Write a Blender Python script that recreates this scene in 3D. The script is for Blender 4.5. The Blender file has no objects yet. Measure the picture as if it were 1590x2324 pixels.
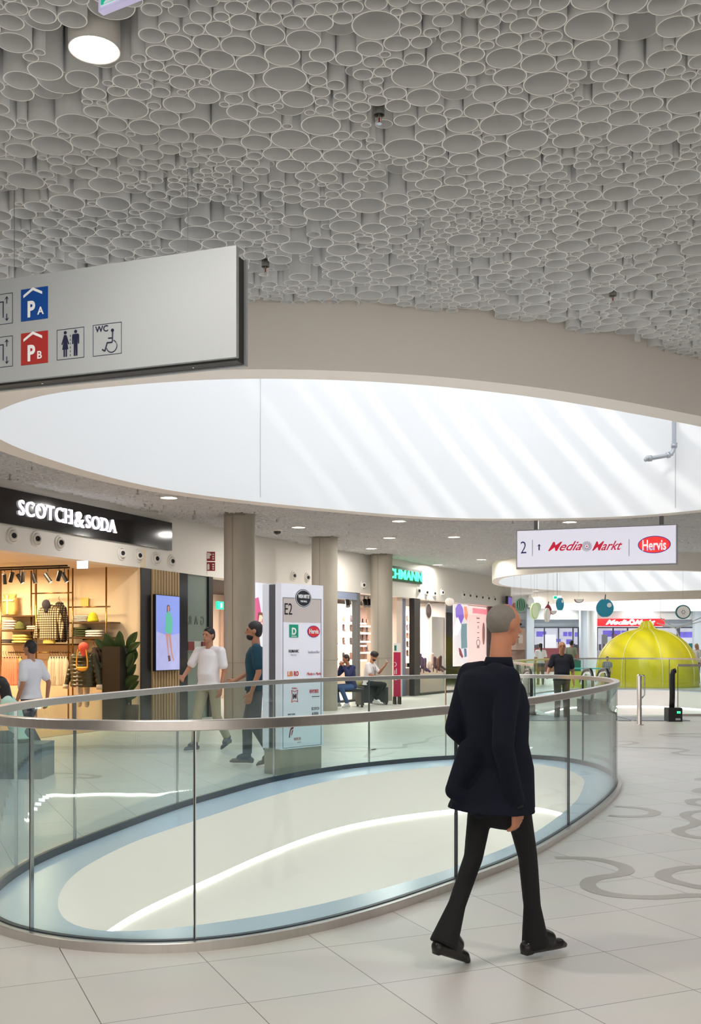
import bpy, bmesh, math, random
import numpy as np
from mathutils import Vector, Matrix
from mathutils.geometry import tessellate_polygon
random.seed(7)
PI = math.pi
S = bpy.context.scene
C = S.collection
# ------------------------------------------------------------------ camera, world, sun, exposure
FPX, CXP, YH, EYE = 2363.0, 795.0, 1470.0, 1.5
cd = bpy.data.cameras.new('camera'); cam = bpy.data.objects.new('camera', cd); C.objects.link(cam)
cam.location = (0, 0, EYE); cam.rotation_euler = (PI/2, 0, 0)
cd.sensor_fit = 'HORIZONTAL'; cd.sensor_width = 36; cd.lens = FPX/1590*36
cd.shift_y = (YH-1162)/1590; cd.clip_start = .05; cd.clip_end = 300
S.camera = cam
S.view_settings.view_transform = 'Standard'; S.view_settings.look = 'None'
S.view_settings.gamma = 1; S.view_settings.use_curve_mapping = False
S.view_settings.exposure = 0.6
S.cycles.use_denoising = True
S.cycles.max_bounces = 10; S.cycles.diffuse_bounces = 5; S.cycles.transparent_max_bounces = 24; S.cycles.glossy_bounces = 4
S.cycles.sample_clamp_indirect = 6
w = bpy.data.worlds.new('sky'); S.world = w; w.use_nodes = True
w.node_tree.nodes['Background'].inputs[0].default_value = (.82, .9, 1, 1)
w.node_tree.nodes['Background'].inputs[1].default_value = 1.2
def lamp(name, kind, loc, energy, color=(1, 1, 1), size=1, size_y=None, rot=(0, 0, 0), shape=None, spread=None):
    d = bpy.data.lights.new(name, kind); d.energy = energy; d.color = color
    if kind == 'AREA':
        d.size = size
        d.shape = shape or ('DISK' if size_y is None else 'ELLIPSE')
        if size_y: d.size_y = size_y
        if spread: d.spread = spread
    if kind == 'SUN': d.angle = math.radians(1.2)
    if kind in ('POINT', 'SPOT'): d.shadow_soft_size = size
    o = bpy.data.objects.new(name, d); o.location = loc; o.rotation_euler = rot; C.objects.link(o); return o
sd = Vector((.52, .85, -.60)).normalized()
sun = lamp('sun', 'SUN', (0, -5, 20), .5, (1, .97, .93)); sun.rotation_euler = sd.to_track_quat('-Z', 'Y').to_euler()
SKYC = (.93, .96, 1)
lamp('daylight_skylight', 'AREA', (1.3, 12.8, 7.6), 270, SKYC, 7.5, 9)
lamp('daylight_skylight_far', 'AREA', (9.2, 34.2, 7.6), 150, SKYC, 8, 9)
lamp('daylight_skylight_farther', 'AREA', (18, 54, 7.6), 650, SKYC, 16, 13)
WARM = (1, .95, .88)
# added area lamps out of view, right and behind, to brighten the ceiling
lamp('side_fill_light', 'AREA', (13.5, 12, 1.6), 420, (1, .97, .93), 2.8, 22, rot=(0, math.radians(-90), 0), shape='RECTANGLE')
lamp('rear_fill_light', 'AREA', (1, -6.4, 1.6), 260, (1, .98, .95), 16, 2.8, rot=(math.radians(-90), 0, 0), shape='RECTANGLE')
DOWN = [(214, 112), (383, 1130), (677, 1197), (905, 1183), (883, 1221), (842, 1245), (1030, 1219), (993, 1282), (1092, 1270), (1292, 1185), (1189, 1335), (1215, 1341)]
# ------------------------------------------------------------------ helpers
def col(r, g, b):
    f = lambda c: (c/255/12.92 if c/255 <= .04045 else ((c/255+.055)/1.055)**2.4)
    return (f(r), f(g), f(b), 1)
MATS = {}
def mat(name, rgb, rough=.5, metal=0, emit=0, noise=0, nscale=8, bump=0, spec=.5, coat=0, stretch=None):
    if name in MATS: return MATS[name]
    m = bpy.data.materials.new(name); m.use_nodes = True; MATS[name] = m
    nt = m.node_tree; b = nt.nodes['Principled BSDF']; c = col(*rgb)
    b.inputs['Base Color'].default_value = c; b.inputs['Roughness'].default_value = rough
    b.inputs['Metallic'].default_value = metal; b.inputs['Specular IOR Level'].default_value = spec
    if coat: b.inputs['Coat Weight'].default_value = coat
    if emit:
        b.inputs['Emission Color'].default_value = c; b.inputs['Emission Strength'].default_value = emit
    if noise or bump:
        tc = nt.nodes.new('ShaderNodeTexCoord'); mp = nt.nodes.new('ShaderNodeMapping')
        if stretch: mp.inputs['Scale'].default_value = stretch
        n = nt.nodes.new('ShaderNodeTexNoise'); n.inputs['Scale'].default_value = nscale; n.inputs['Detail'].default_value = 4
        nt.links.new(tc.outputs['Object'], mp.inputs[0]); nt.links.new(mp.outputs[0], n.inputs['Vector'])
        if noise:
            r = nt.nodes.new('ShaderNodeMix'); r.data_type = 'RGBA'
            r.inputs[6].default_value = tuple(x*(1-noise) for x in c[:3])+(1,); r.inputs[7].default_value = tuple(min(1, x*(1+noise)) for x in c[:3])+(1,)
            nt.links.new(n.outputs[0], r.inputs[0]); nt.links.new(r.outputs[2], b.inputs['Base Color'])
            if emit: nt.links.new(r.outputs[2], b.inputs['Emission Color'])
        if bump:
            u = nt.nodes.new('ShaderNodeBump'); u.inputs['Strength'].default_value = bump; u.inputs['Distance'].default_value = .02
            nt.links.new(n.outputs[0], u.inputs['Height']); nt.links.new(u.outputs[0], b.inputs['Normal'])
    return m
def glass_mat(name, tint, top=.9, rough=.0):
    m = bpy.data.materials.new(name); m.use_nodes = True; nt = m.node_tree; nt.nodes.clear(); MATS[name] = m
    o = nt.nodes.new('ShaderNodeOutputMaterial'); mx = nt.nodes.new('ShaderNodeMixShader'); t = nt.nodes.new('ShaderNodeBsdfTransparent')
    g = nt.nodes.new('ShaderNodeBsdfGlossy'); fr = nt.nodes.new('ShaderNodeMapRange'); lw = nt.nodes.new('ShaderNodeLayerWeight'); lw.inputs[0].default_value = .5; pw = nt.nodes.new('ShaderNodeMath'); pw.operation = 'POWER'; pw.inputs[1].default_value = 5; nt.links.new(lw.outputs['Facing'], pw.inputs[0]); nt.links.new(pw.outputs[0], fr.inputs[0]); fr.inputs[3].default_value = .04; fr.inputs[4].default_value = top
    g.inputs['Roughness'].default_value = rough; t.inputs[0].default_value = tuple(tint)+(1,)
    nt.links.new(fr.outputs[0], mx.inputs[0]); nt.links.new(t.outputs[0], mx.inputs[1]); nt.links.new(g.outputs[0], mx.inputs[2]); nt.links.new(mx.outputs[0], o.inputs[0])
    tc = nt.nodes.new('ShaderNodeTexCoord'); n = nt.nodes.new('ShaderNodeTexNoise'); n.inputs['Scale'].default_value = 1.3; n.inputs['Detail'].default_value = 1
    u = nt.nodes.new('ShaderNodeBump'); u.inputs['Strength'].default_value = .1; u.inputs['Distance'].default_value = .03
    nt.links.new(tc.outputs['Object'], n.inputs['Vector']); nt.links.new(n.outputs[0], u.inputs['Height']); nt.links.new(u.outputs[0], g.inputs['Normal'])
    return m
def tag(o, label=None, cat=None, group=None, kind=None):
    if label: o['label'] = label
    if cat: o['category'] = cat
    if group: o['group'] = group
    if kind: o['kind'] = kind
    return o
def empty(name, loc=(0, 0, 0), rz=0, label=None, cat=None, group=None):
    o = bpy.data.objects.new(name, None); o.empty_display_size = .1; C.objects.link(o); o.location = loc; o.rotation_euler = (0, 0, rz)
    return tag(o, label, cat, group)
class MB:
    def __init__(s): s.v = []; s.f = []; s.m = []; s.k = 0
    def add(s, vs, fs, M=None):
        n = len(s.v)
        s.v += [tuple(M @ Vector(p)) for p in vs] if M is not None else [tuple(p) for p in vs]
        s.f += [tuple(i+n for i in f) for f in fs]; s.m += [s.k]*len(fs); return s
    def box(s, c, d, rz=0, M=None):
        x, y, z = d[0]/2, d[1]/2, d[2]/2
        R = Matrix.Translation(c) @ Matrix.Rotation(rz, 4, 'Z')
        if M is not None: R = M @ R
        return s.add([(i*x, j*y, k*z) for i in (-1, 1) for j in (-1, 1) for k in (-1, 1)],
                     [(0, 1, 3, 2), (4, 6, 7, 5), (0, 4, 5, 1), (2, 3, 7, 6), (0, 2, 6, 4), (1, 5, 7, 3)], R)
    def bb(s, x0, x1, y0, y1, z0, z1): return s.box(((x0+x1)/2, (y0+y1)/2, (z0+z1)/2), (x1-x0, y1-y0, z1-z0))
    def rod(s, p0, p1, r0, r1=None, n=12, sx=1):
        r1 = r0 if r1 is None else r1; p0, p1 = Vector(p0), Vector(p1); d = (p1-p0)
        q = d.to_track_quat('Z', 'X').to_matrix()
        vs = []
        for p, r in ((p0, r0), (p1, r1)):
            for i in range(n):
                a = 2*PI*i/n; vs.append(p + q @ Vector((r*math.cos(a)*sx, r*math.sin(a), 0)))
        fs = [(i, (i+1) % n, n+(i+1) % n, n+i) for i in range(n)]+[tuple(range(n))[::-1], tuple(range(n, 2*n))]
        return s.add(vs, fs)
    def ell(s, c, r, M=None, n=16, k=10):
        vs = [(0, 0, -1)]
        for j in range(1, k):
            t = -PI/2+PI*j/k
            vs += [(math.cos(t)*math.cos(2*PI*i/n), math.cos(t)*math.sin(2*PI*i/n), math.sin(t)) for i in range(n)]
        vs.append((0, 0, 1)); L = len(vs)-1
        fs = [(0, 1+(i+1) % n, 1+i) for i in range(n)]
        for j in range(k-2):
            a = 1+j*n; fs += [(a+i, a+(i+1) % n, a+n+(i+1) % n, a+n+i) for i in range(n)]
        a = 1+(k-2)*n; fs += [(a+i, a+(i+1) % n, L) for i in range(n)]
        T = Matrix.Translation(c) @ (M or Matrix.Identity(4)) @ Matrix.Diagonal((r[0], r[1], r[2], 1))
        return s.add(vs, fs, T)
    def cap(s, p0, r0, p1, r1, n=14):
        s.rod(p0, p1, r0, r1, n); s.ell(p0, (r0,)*3, n=n, k=8); return s.ell(p1, (r1,)*3, n=n, k=8)
    def tube(s, pts, r, n=8, closed=False):
        pts = [Vector(p) for p in pts]; N = len(pts); vs = []; R = r if hasattr(r, '__len__') else [r]*N
        up = Vector((0, 0, 1)); prev = None
        for i, p in enumerate(pts):
            a = pts[(i-1) % N] if (closed or i > 0) else p; b = pts[(i+1) % N] if (closed or i < N-1) else p
            t = (b-a).normalized()
            if prev is None: x = t.cross(up if abs(t.z) < .95 else Vector((1, 0, 0))).normalized()
            else: x = (prev-t*prev.dot(t)).normalized()
            prev = x; y = t.cross(x)
            vs += [p+x*R[i]*math.cos(2*PI*j/n)+y*R[i]*math.sin(2*PI*j/n) for j in range(n)]
        fs = []
        for i in range(N if closed else N-1):
            a, b = i*n, ((i+1) % N)*n
            fs += [(a+j, a+(j+1) % n, b+(j+1) % n, b+j) for j in range(n)]
        if not closed: fs += [tuple(range(n))[::-1], tuple((N-1)*n+j for j in range(n))]
        return s.add(vs, fs)
    def lathe(s, prof, c=(0, 0, 0), n=24, M=None):
        vs = [(r*math.cos(2*PI*i/n), r*math.sin(2*PI*i/n), z) for r, z in prof for i in range(n)]
        fs = [(k*n+i, k*n+(i+1) % n, (k+1)*n+(i+1) % n, (k+1)*n+i) for k in range(len(prof)-1) for i in range(n)]
        T = Matrix.Translation(c) @ (M or Matrix.Identity(4)); return s.add(vs, fs, T)
    def plate(s, poly, y0, y1, M=None):   # polygon in (x,z), extruded along y
        n = len(poly); vs = [(x, y0, z) for x, z in poly]+[(x, y1, z) for x, z in poly]
        fs = [tuple(range(n)), tuple(range(n, 2*n))[::-1]]+[(i, n+i, n+(i+1) % n, (i+1) % n) for i in range(n)]
        return s.add(vs, fs, M)
    def slab(s, poly, z0, z1, M=None):    # polygon in (x,y), extruded along z
        n = len(poly); vs = [(x, y, z0) for x, y in poly]+[(x, y, z1) for x, y in poly]
        fs = [tuple(range(n))[::-1], tuple(range(n, 2*n))]+[(i, (i+1) % n, n+(i+1) % n, n+i) for i in range(n)]
        return s.add(vs, fs, M)
    def loft(s, secs, n=20, pw=2.3):      # secs: (cx,cy,cz,rx,ry[,rot])
        vs = []
        for q in secs:
            cx, cy, cz, rx, ry = q[:5]; ro = q[5] if len(q) > 5 else 0
            for i in range(n):
                a = 2*PI*i/n; ca, sa = math.cos(a), math.sin(a)
                x = rx*math.copysign(abs(ca)**(2/pw), ca); y = ry*math.copysign(abs(sa)**(2/pw), sa)
                vs.append((cx+x*math.cos(ro)-y*math.sin(ro), cy+x*math.sin(ro)+y*math.cos(ro), cz))
        K = len(secs)
        fs = [(k*n+i, k*n+(i+1) % n, (k+1)*n+(i+1) % n, (k+1)*n+i) for k in range(K-1) for i in range(n)]
        fs += [tuple(range(n))[::-1], tuple((K-1)*n+i for i in range(n))]
        return s.add(vs, fs)
    def build(s, name, mats, parent=None, smooth=False, M=None, loc=None):
        me = bpy.data.meshes.new(name); me.from_pydata(s.v, [], s.f)
        for m in (mats if isinstance(mats, (list, tuple)) else [mats]): me.materials.append(m)
        if any(s.m): me.polygons.foreach_set('material_index', s.m)
        if smooth: me.polygons.foreach_set('use_smooth', [True]*len(s.f))
        me.update(); o = bpy.data.objects.new(name, me); C.objects.link(o)
        if parent: o.parent = parent
        if loc: o.location = loc
        return o
def auto(o, ang=35):
    me = o.data; me.polygons.foreach_set('use_smooth', [True]*len(me.polygons))
    bm = bmesh.new(); bm.from_mesh(me); lim = math.radians(ang)
    for e in bm.edges:
        if len(e.link_faces) == 2 and e.calc_face_angle(0) > lim: e.smooth = False
    bm.to_mesh(me); bm.free(); return o
def fuse(mb, name, m, parent=None, voxel=.01, smooth=6, loc=None, fac=.5):   # one continuous skin over a union of forms
    me = bpy.data.meshes.new('tmp'); me.from_pydata(mb.v, [], mb.f); o = bpy.data.objects.new('tmp', me); C.objects.link(o)
    bm = bmesh.new(); bm.from_mesh(me); bmesh.ops.recalc_face_normals(bm, faces=bm.faces); bm.to_mesh(me); bm.free()
    r = o.modifiers.new('r', 'REMESH'); r.mode = 'VOXEL'; r.voxel_size = voxel; r.use_smooth_shade = True
    if smooth:
        q = o.modifiers.new('s', 'SMOOTH'); q.iterations = smooth; q.factor = fac
    dg = bpy.context.evaluated_depsgraph_get(); me2 = bpy.data.meshes.new_from_object(o.evaluated_get(dg))
    bpy.data.objects.remove(o); bpy.data.meshes.remove(me)
    me2.name = name; me2.materials.clear(); me2.materials.append(m)
    me2.polygons.foreach_set('use_smooth', [True]*len(me2.polygons))
    o2 = bpy.data.objects.new(name, me2); C.objects.link(o2)
    if parent: o2.parent = parent
    if loc: o2.location = loc
    return o2
def struct(o): o['kind'] = 'structure'; return o
def text(body, h, width=None, shear=0, bold=0, ext=.004, align='LEFT', space=1):
    """lettering as plain geometry in the x-z plane, facing -y; h = height of its bounding box"""
    cu = bpy.data.curves.new('t', 'FONT'); cu.body = body; cu.size = 1; cu.shear = shear; cu.offset = bold; cu.space_character = space
    cu.resolution_u = 4; cu.fill_mode = 'BOTH'; cu.extrude = .5
    o = bpy.data.objects.new('t', cu); C.objects.link(o); dg = bpy.context.evaluated_depsgraph_get()
    me = bpy.data.meshes.new_from_object(o.evaluated_get(dg)); bpy.data.objects.remove(o); bpy.data.curves.remove(cu)
    vs = np.array([v.co[:] for v in me.vertices]); fs = [tuple(p.vertices) for p in me.polygons]; bpy.data.meshes.remove(me)
    mn, mx = vs.min(0), vs.max(0); k = h/(mx[1]-mn[1]); kx = k if width is None else width/(mx[0]-mn[0])
    W = (mx[0]-mn[0])*kx; x0 = {'LEFT': 0, 'CENTER': -W/2, 'RIGHT': -W}[align]
    out = [((v[0]-mn[0])*kx+x0, -(v[2]+.5)*ext, (v[1]-mn[1])*k) for v in vs]
    return out, fs, W
def put_text(mb, body, h, pos, **kw):
    v, f, W = text(body, h, **kw); mb.add([(x+pos[0], y+pos[1], z+pos[2]) for x, y, z in v], f); return W
def catmull(P, n=8, closed=True):
    P = [np.array(p, float) for p in P]; N = len(P); out = []
    for i in range(N if closed else N-1):
        p0 = P[(i-1) % N] if closed or i > 0 else P[0]*2-P[1]; p1 = P[i]; p2 = P[(i+1) % N]; p3 = P[(i+2) % N] if closed or i < N-2 else P[-1]*2-P[-2]
        for j in range(n):
            t = j/n; out.append(.5*((2*p1)+(-p0+p2)*t+(2*p0-5*p1+4*p2-p3)*t*t+(-p0+3*p1-3*p2+p3)*t**3))
    if not closed: out.append(P[-1])
    return np.array(out)
def resample(P, n, closed=True, it=0):
    P = np.array(P); Q = np.vstack([P, P[:1]]) if closed else P
    d = np.r_[0, np.cumsum(np.hypot(*np.diff(Q[:, :2], axis=0).T))]; t = np.linspace(0, d[-1], n+1 if closed else n)
    R = np.c_[[np.interp(t, d, Q[:, k]) for k in range(Q.shape[1])]].T
    if closed: R = R[:-1]
    for _ in range(it): R = .25*np.roll(R, 1, 0)+.5*R+.25*np.roll(R, -1, 0)
    return R
def offset(P, d):      # + = outward for a counter-clockwise loop
    t = np.roll(P, -1, 0)-np.roll(P, 1, 0); t /= np.hypot(*t.T)[:, None]; return P+np.c_[t[:, 1], -t[:, 0]]*d
def ccw(P): return P if np.sum(P[:, 0]*np.roll(P[:, 1], -1)-np.roll(P[:, 0], -1)*P[:, 1]) > 0 else P[::-1]
def sweep(P, prof, mb=None, i0=None, i1=None, samp=None):   # prof: closed list of (offset, z)
    mb = mb or MB(); K = len(prof); N = len(P)
    rings = [offset(P, o) for o, _ in prof]
    idx = list(range(N)) if i0 is None else [i % N for i in range(i0, i1+1)]
    vs = [(rings[k][i][0], rings[k][i][1], prof[k][1]) for i in idx for k in range(K)]
    n = len(idx); fs = []
    for a in range(n if i0 is None else n-1):
        b = (a+1) % n
        fs += [(a*K+k, b*K+k, b*K+(k+1) % K, a*K+(k+1) % K) for k in range(K)]
    if i0 is not None: fs += [tuple(range(K)), tuple((n-1)*K+k for k in range(K))[::-1]]
    return mb.add(vs, fs)
def wallstrip(P, z0, z1, mb=None, flip=False, closed=True):
    mb = mb or MB(); n = len(P); vs = [(p[0], p[1], z0) for p in P]+[(p[0], p[1], z1) for p in P]
    return mb.add(vs, [(i, (i+1) % n, n+(i+1) % n, n+i) for i in range(n if closed else n-1)])
def sheet(loops, z, mb=None):    # flat sheet with holes
    mb = mb or MB(); pts = [p for L in loops for p in L]
    tr = tessellate_polygon([[Vector((p[0], p[1], 0)) for p in L] for L in loops])
    return mb.add([(p[0], p[1], z) for p in pts], [tuple(t) for t in tr])
def inside(P, x, y):
    x0, y0 = P[:, 0], P[:, 1]; x1, y1 = np.roll(x0, -1), np.roll(y0, -1)
    c = ((y0 > y) != (y1 > y)) & (x < (x1-x0)*(y-y0)/(y1-y0+1e-12)+x0); return c.sum() % 2 == 1
def at(px, py, Y): return ((px-CXP)*Y/FPX, Y, EYE+(YH-py)*Y/FPX)   # measured point of the photograph at a known distance
def onfloor(px, py, z=0):
    Y = FPX*(z-EYE)/(YH-py); return ((px-CXP)*Y/FPX, Y)
# ------------------------------------------------------------------ materials
white = mat('white_paint', (226, 222, 215), .55)
ringm = mat('ring_plaster', (240, 233, 225), .6)
drum = mat('drum_white', (240, 240, 240), .7)
tubem = mat('ceiling_tube_grey', (212, 213, 214), .45)
rimm = mat('ceiling_tube_cut_edge', (250, 248, 242), .5)
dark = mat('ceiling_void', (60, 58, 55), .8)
holew = mat('opening_lining', (240, 234, 227), .5)
ledge = mat('ledge_pale_blue', (200, 216, 232), .25)
steel = mat('brushed_steel', (206, 200, 195), .34, 1, noise=.08, nscale=30, stretch=(1, 1, .1))
chrome = mat('polished_steel', (215, 215, 218), .12, 1)
black = mat('black_matt', (22, 22, 24), .45)
blackgl = mat('black_gloss', (26, 26, 28), .12)
rubber = mat('black_rubber', (18, 18, 20), .35)
conc = mat('concrete', (164, 158, 146), .75, noise=.14, nscale=3, bump=.05, stretch=(1, 1, .4))
led = mat('led_white', (255, 252, 245), .4, emit=9)
bulb = mat('downlight_glow', (255, 250, 242), .4, emit=12)
glass = glass_mat('balustrade_glass', (.912, .970, .956))
shopglass = glass_mat('shop_glass', (.96, .975, .975), .25)
gedge = mat('glass_edge_green', (58, 92, 88), .2)
navy = mat('ink_navy', (34, 36, 66), .4)
red = mat('sign_red', (212, 30, 36), .4)
ink = mat('ink_black', (34, 34, 40), .4)
# ------------------------------------------------------------------ plan curves (metres, camera above the origin)
GL = ccw(resample(catmull([(-.71, 5.17), (-.22, 5.5), (.17, 5.91), (.68, 6.6), (1.23, 7.42), (1.96, 8.9), (2.61, 10.44), (2.93, 11.45), (3.08, 12.4), (3.02, 13.3), (2.75, 13.9), (2.38, 14.15), (1.7, 14.13), (.97, 13.8), (-.1, 12.85), (-.86, 11.7), (-1.33, 10.5), (-1.65, 9.6), (-2.05, 7.95), (-2.2, 7.1), (-2.16, 6.2), (-1.95, 5.62), (-1.62, 5.33), (-1.2, 5.15)]), 360, it=30))
HO = ccw(resample(catmull([(-1.66, 5.92), (-1.8, 6.49), (-1.83, 7.1), (-1.7, 7.97), (-1.51, 8.6), (-1.19, 9.5), (-.86, 10.42), (-.34, 11.58), (.3, 12.48), (1.26, 13.25), (1.9, 13.55), (2.35, 13.5), (2.66, 12.9), (2.68, 12.0), (2.5, 11.2), (2.12, 9.96), (1.37, 8.2), (.72, 7.15), (.48, 6.83), (-.2, 6.08), (-.71, 5.71), (-1.12, 5.52), (-1.42, 5.54)]), 300, it=12))
RI = ccw(resample(catmull([(-3.14, 9.32), (-2.57, 8.75), (-1.96, 8.5), (-1.02, 8.25), (.02, 8.3), (.97, 8.58), (1.91, 9.05), (3.37, 10.03), (4.6, 11), (5.6, 12.4), (6.0, 14.), (5.8, 15.4), (5.3, 16.2), (4.31, 16.95), (2.53, 17.2), (1.3, 17.0), (.03, 16.25), (-1.36, 15.21), (-2.37, 14.2), (-3.0, 13.04), (-3.43, 11.65), (-3.59, 10.66), (-3.5, 9.9)]), 240, it=10))
def ellc(cx, cy, rx, ry, n=160, a0=0): return np.array([(cx+rx*math.cos(2*PI*i/n), cy+ry*math.sin(2*PI*i/n)) for i in range(n)])
R2 = ccw(resample(catmull([(4.67, 32.3), (5.1, 30.5), (7.09, 28.8), (9.96, 29.3), (13, 31.5), (14.5, 34.5), (13.6, 37.7), (11.5, 39.5), (9.6, 39.7), (8.0, 39.0), (5.4, 36.0)]), 180, it=10))
R3 = ellc(18.2, 53, 8.8, 7.8)
G2 = ccw(resample(catmull([(4.15, 23.2), (4.15, 26), (4.35, 28.6), (5.5, 32.5), (7.4, 36.4), (9.4, 37.3), (11.2, 36.9), (12.6, 33.5), (12.6, 29), (11.2, 25.2), (9.3, 23.1), (8.3, 22.9), (6.5, 22.9), (5, 22.9)]), 240, it=4))
H2 = ccw(offset(G2, -.42))
FAC = catmull([(-12.2, -.1), (-8.9, 8.1), (-5.5, 16.4), (-4.52, 18.8), (-3.5, 21.4), (-2.35, 24.3), (-1.0, 27.1), (.6, 29.9), (2.3, 33.0), (3.8, 35.8), (5.2, 38.65), (6.1, 40.5)], 24, closed=False)
def F(px):
    """point and heading of the shop fronts' curve where it passes the given sight line"""
    k = (px-CXP)/FPX; g = FAC[:, 0]-k*FAC[:, 1]
    ok = FAC[:, 1] > 8
    for i in range(len(FAC)-1):
        if ok[i] and g[i] <= 0 < g[i+1]:
            t = -g[i]/(g[i+1]-g[i]); p = FAC[i]*(1-t)+FAC[i+1]*t; a = max(i-6, 0); b = min(i+6, len(FAC)-1); d = FAC[b]-FAC[a]
            return p[0], p[1], math.atan2(d[1], d[0])
    return FAC[-1][0], FAC[-1][1], math.atan2(FAC[-1][1]-FAC[-9][1], FAC[-1][0]-FAC[-9][0])
def Zf(px, py): return EYE+(YH-py)*F(px)[1]/FPX
def fframe(px, name, label=None, cat=None, group=None, z=0):
    x, y, r = F(px); return empty(name, (x, y, z), r, label, cat, group)
# ------------------------------------------------------------------ floor
def tile_material():
    m = bpy.data.materials.new('floor_tiles'); m.use_nodes = True; nt = m.node_tree; b = nt.nodes['Principled BSDF']; N = nt.nodes.new; L = nt.links.new
    tc = N('ShaderNodeTexCoord'); sp = N('ShaderNodeSeparateXYZ'); L(tc.outputs['Object'], sp.inputs[0])
    def M(op, a, c=None):
        n = N('ShaderNodeMath'); n.operation = op
        for i, q in enumerate((a, c)):
            if q is None: continue
            if isinstance(q, (int, float)): n.inputs[i].default_value = q
            else: L(q, n.inputs[i])
        return n.outputs[0]
    res = []; cell = []
    for (ex, ey), s in (((.9158, .4016), .613), ((-.4016, .9158), .625)):
        o = ex*1.252+ey*5.137
        p = M('DIVIDE', M('SUBTRACT', M('ADD', M('MULTIPLY', sp.outputs[0], ex), M('MULTIPLY', sp.outputs[1], ey)), o), s)
        fr = M('FRACT', p); cell.append(M('FLOOR', p))
        res.append(M('MULTIPLY', M('MINIMUM', fr, M('SUBTRACT', 1.0, fr)), s))
    j = M('LESS_THAN', M('MINIMUM', res[0], res[1]), .0022)
    cb = N('ShaderNodeCombineXYZ'); L(cell[0], cb.inputs[0]); L(cell[1], cb.inputs[1])
    wn = N('ShaderNodeTexWhiteNoise'); L(cb.outputs[0], wn.inputs[0])
    a = N('ShaderNodeMix'); a.data_type = 'RGBA'; a.inputs[6].default_value = col(206, 202, 196); a.inputs[7].default_value = col(213, 209, 203); L(wn.outputs[0], a.inputs[0])
    n = N('ShaderNodeTexNoise'); n.inputs['Scale'].default_value = 2.2; n.inputs['Detail'].default_value = 5; L(tc.outputs['Object'], n.inputs['Vector'])
    k = N('ShaderNodeMix'); k.data_type = 'RGBA'; k.blend_type = 'MULTIPLY'; k.inputs[0].default_value = .12; L(a.outputs[2], k.inputs[6]); L(n.outputs[1], k.inputs[7])
    c = N('ShaderNodeMix'); c.data_type = 'RGBA'; c.inputs[7].default_value = col(96, 92, 88); L(j, c.inputs[0]); L(k.outputs[2], c.inputs[6])
    L(c.outputs[2], b.inputs['Base Color']); b.inputs['Roughness'].default_value = .36; b.inputs['Specular IOR Level'].default_value = .5
    return m
tiles = tile_material()
X0, X1, Y0, Y1 = -14, 30, -7, 68
box_ = [(X0, Y0), (X1, Y0), (X1, Y1), (X0, Y1)]
struct(sheet([box_, GL.tolist()[::-1], G2.tolist()[::-1]], 0).build('floor', tiles))
struct(sheet([box_], -4.6).build('floor_lower_level', mat('lower_floor', (205, 202, 198), .4)))
for nm, g, h in (('opening_ledge', GL, HO), ('opening_ledge_far', G2, H2)):
    mb = sheet([g.tolist(), h.tolist()[::-1]], -.004); struct(mb.build('trim_1' if g is GL else 'trim_2', ledge))
def lining(g, n):
    mb = MB(); g2 = offset(g, .02)
    wallstrip(g, -.56, -.004, mb); wallstrip(g2, -1.5, -.56, mb); sheet([g2.tolist(), g.tolist()[::-1]], -.56, mb)
    o = struct(mb.build('wall_'+n, holew)); auto(o, 30)
    mb = MB(); sweep(offset(g, .008), [(0, -.562), (.010, -.562), (.010, -.60), (0, -.60)], mb)
    e = mb.build('light_strip', led); tag(e, 'glowing white line of light running round the pale lining of the %s floor opening' % ('near oval' if n == 'well' else 'far'), 'light strip')
lining(HO, 'well'); lining(H2, 'far_well')
lamp('well_light', 'AREA', (.4, 9.4, -4.2), 120, (1, .97, .93), 6, rot=(PI, 0, 0)); lamp('well_light_far', 'AREA', (8.5, 30, -4.2), 120, (1, .97, .94), 9, rot=(PI, 0, 0))  # added unseen lamps below, facing up to brighten linings and ceiling
# floor inlay ribbons
inlay = mat('floor_inlay', (168, 162, 154), .3)
def ribbon(pix, ox, oy, sc, w0=.044, w1=.055):
    P = [onfloor(ox+x*sc, oy+y*sc) for x, y in pix]; Q = resample(catmull(P, 8, False), max(24, len(pix)*10), False)
    for _ in range(3): Q[1:-1] = .25*Q[:-2]+.5*Q[1:-1]+.25*Q[2:]
    n = len(Q); t = np.gradient(Q, axis=0); t /= np.hypot(*t.T)[:, None]+1e-9; nn = np.c_[-t[:, 1], t[:, 0]]
    d2 = np.gradient(t, axis=0); kk = np.hypot(*d2.T)/(np.hypot(*np.gradient(Q, axis=0).T)+1e-6)
    ww = w0+(w1-w0)*np.clip(kk/4.0, 0, 1)
    for _ in range(6): ww[1:-1] = .25*ww[:-2]+.5*ww[1:-1]+.25*ww[2:]
    mb = MB(); vs = [(*(q+m*u), .0012) for q, m, u in zip(Q, nn, ww)]+[(*(q-m*u), .0012) for q, m, u in zip(Q, nn, ww)]
    mb.add(vs, [(i, i+1, n+i+1, n+i) for i in range(n-1)]); return struct(mb.build('floor_inlay', inlay))
Z = .303
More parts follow.
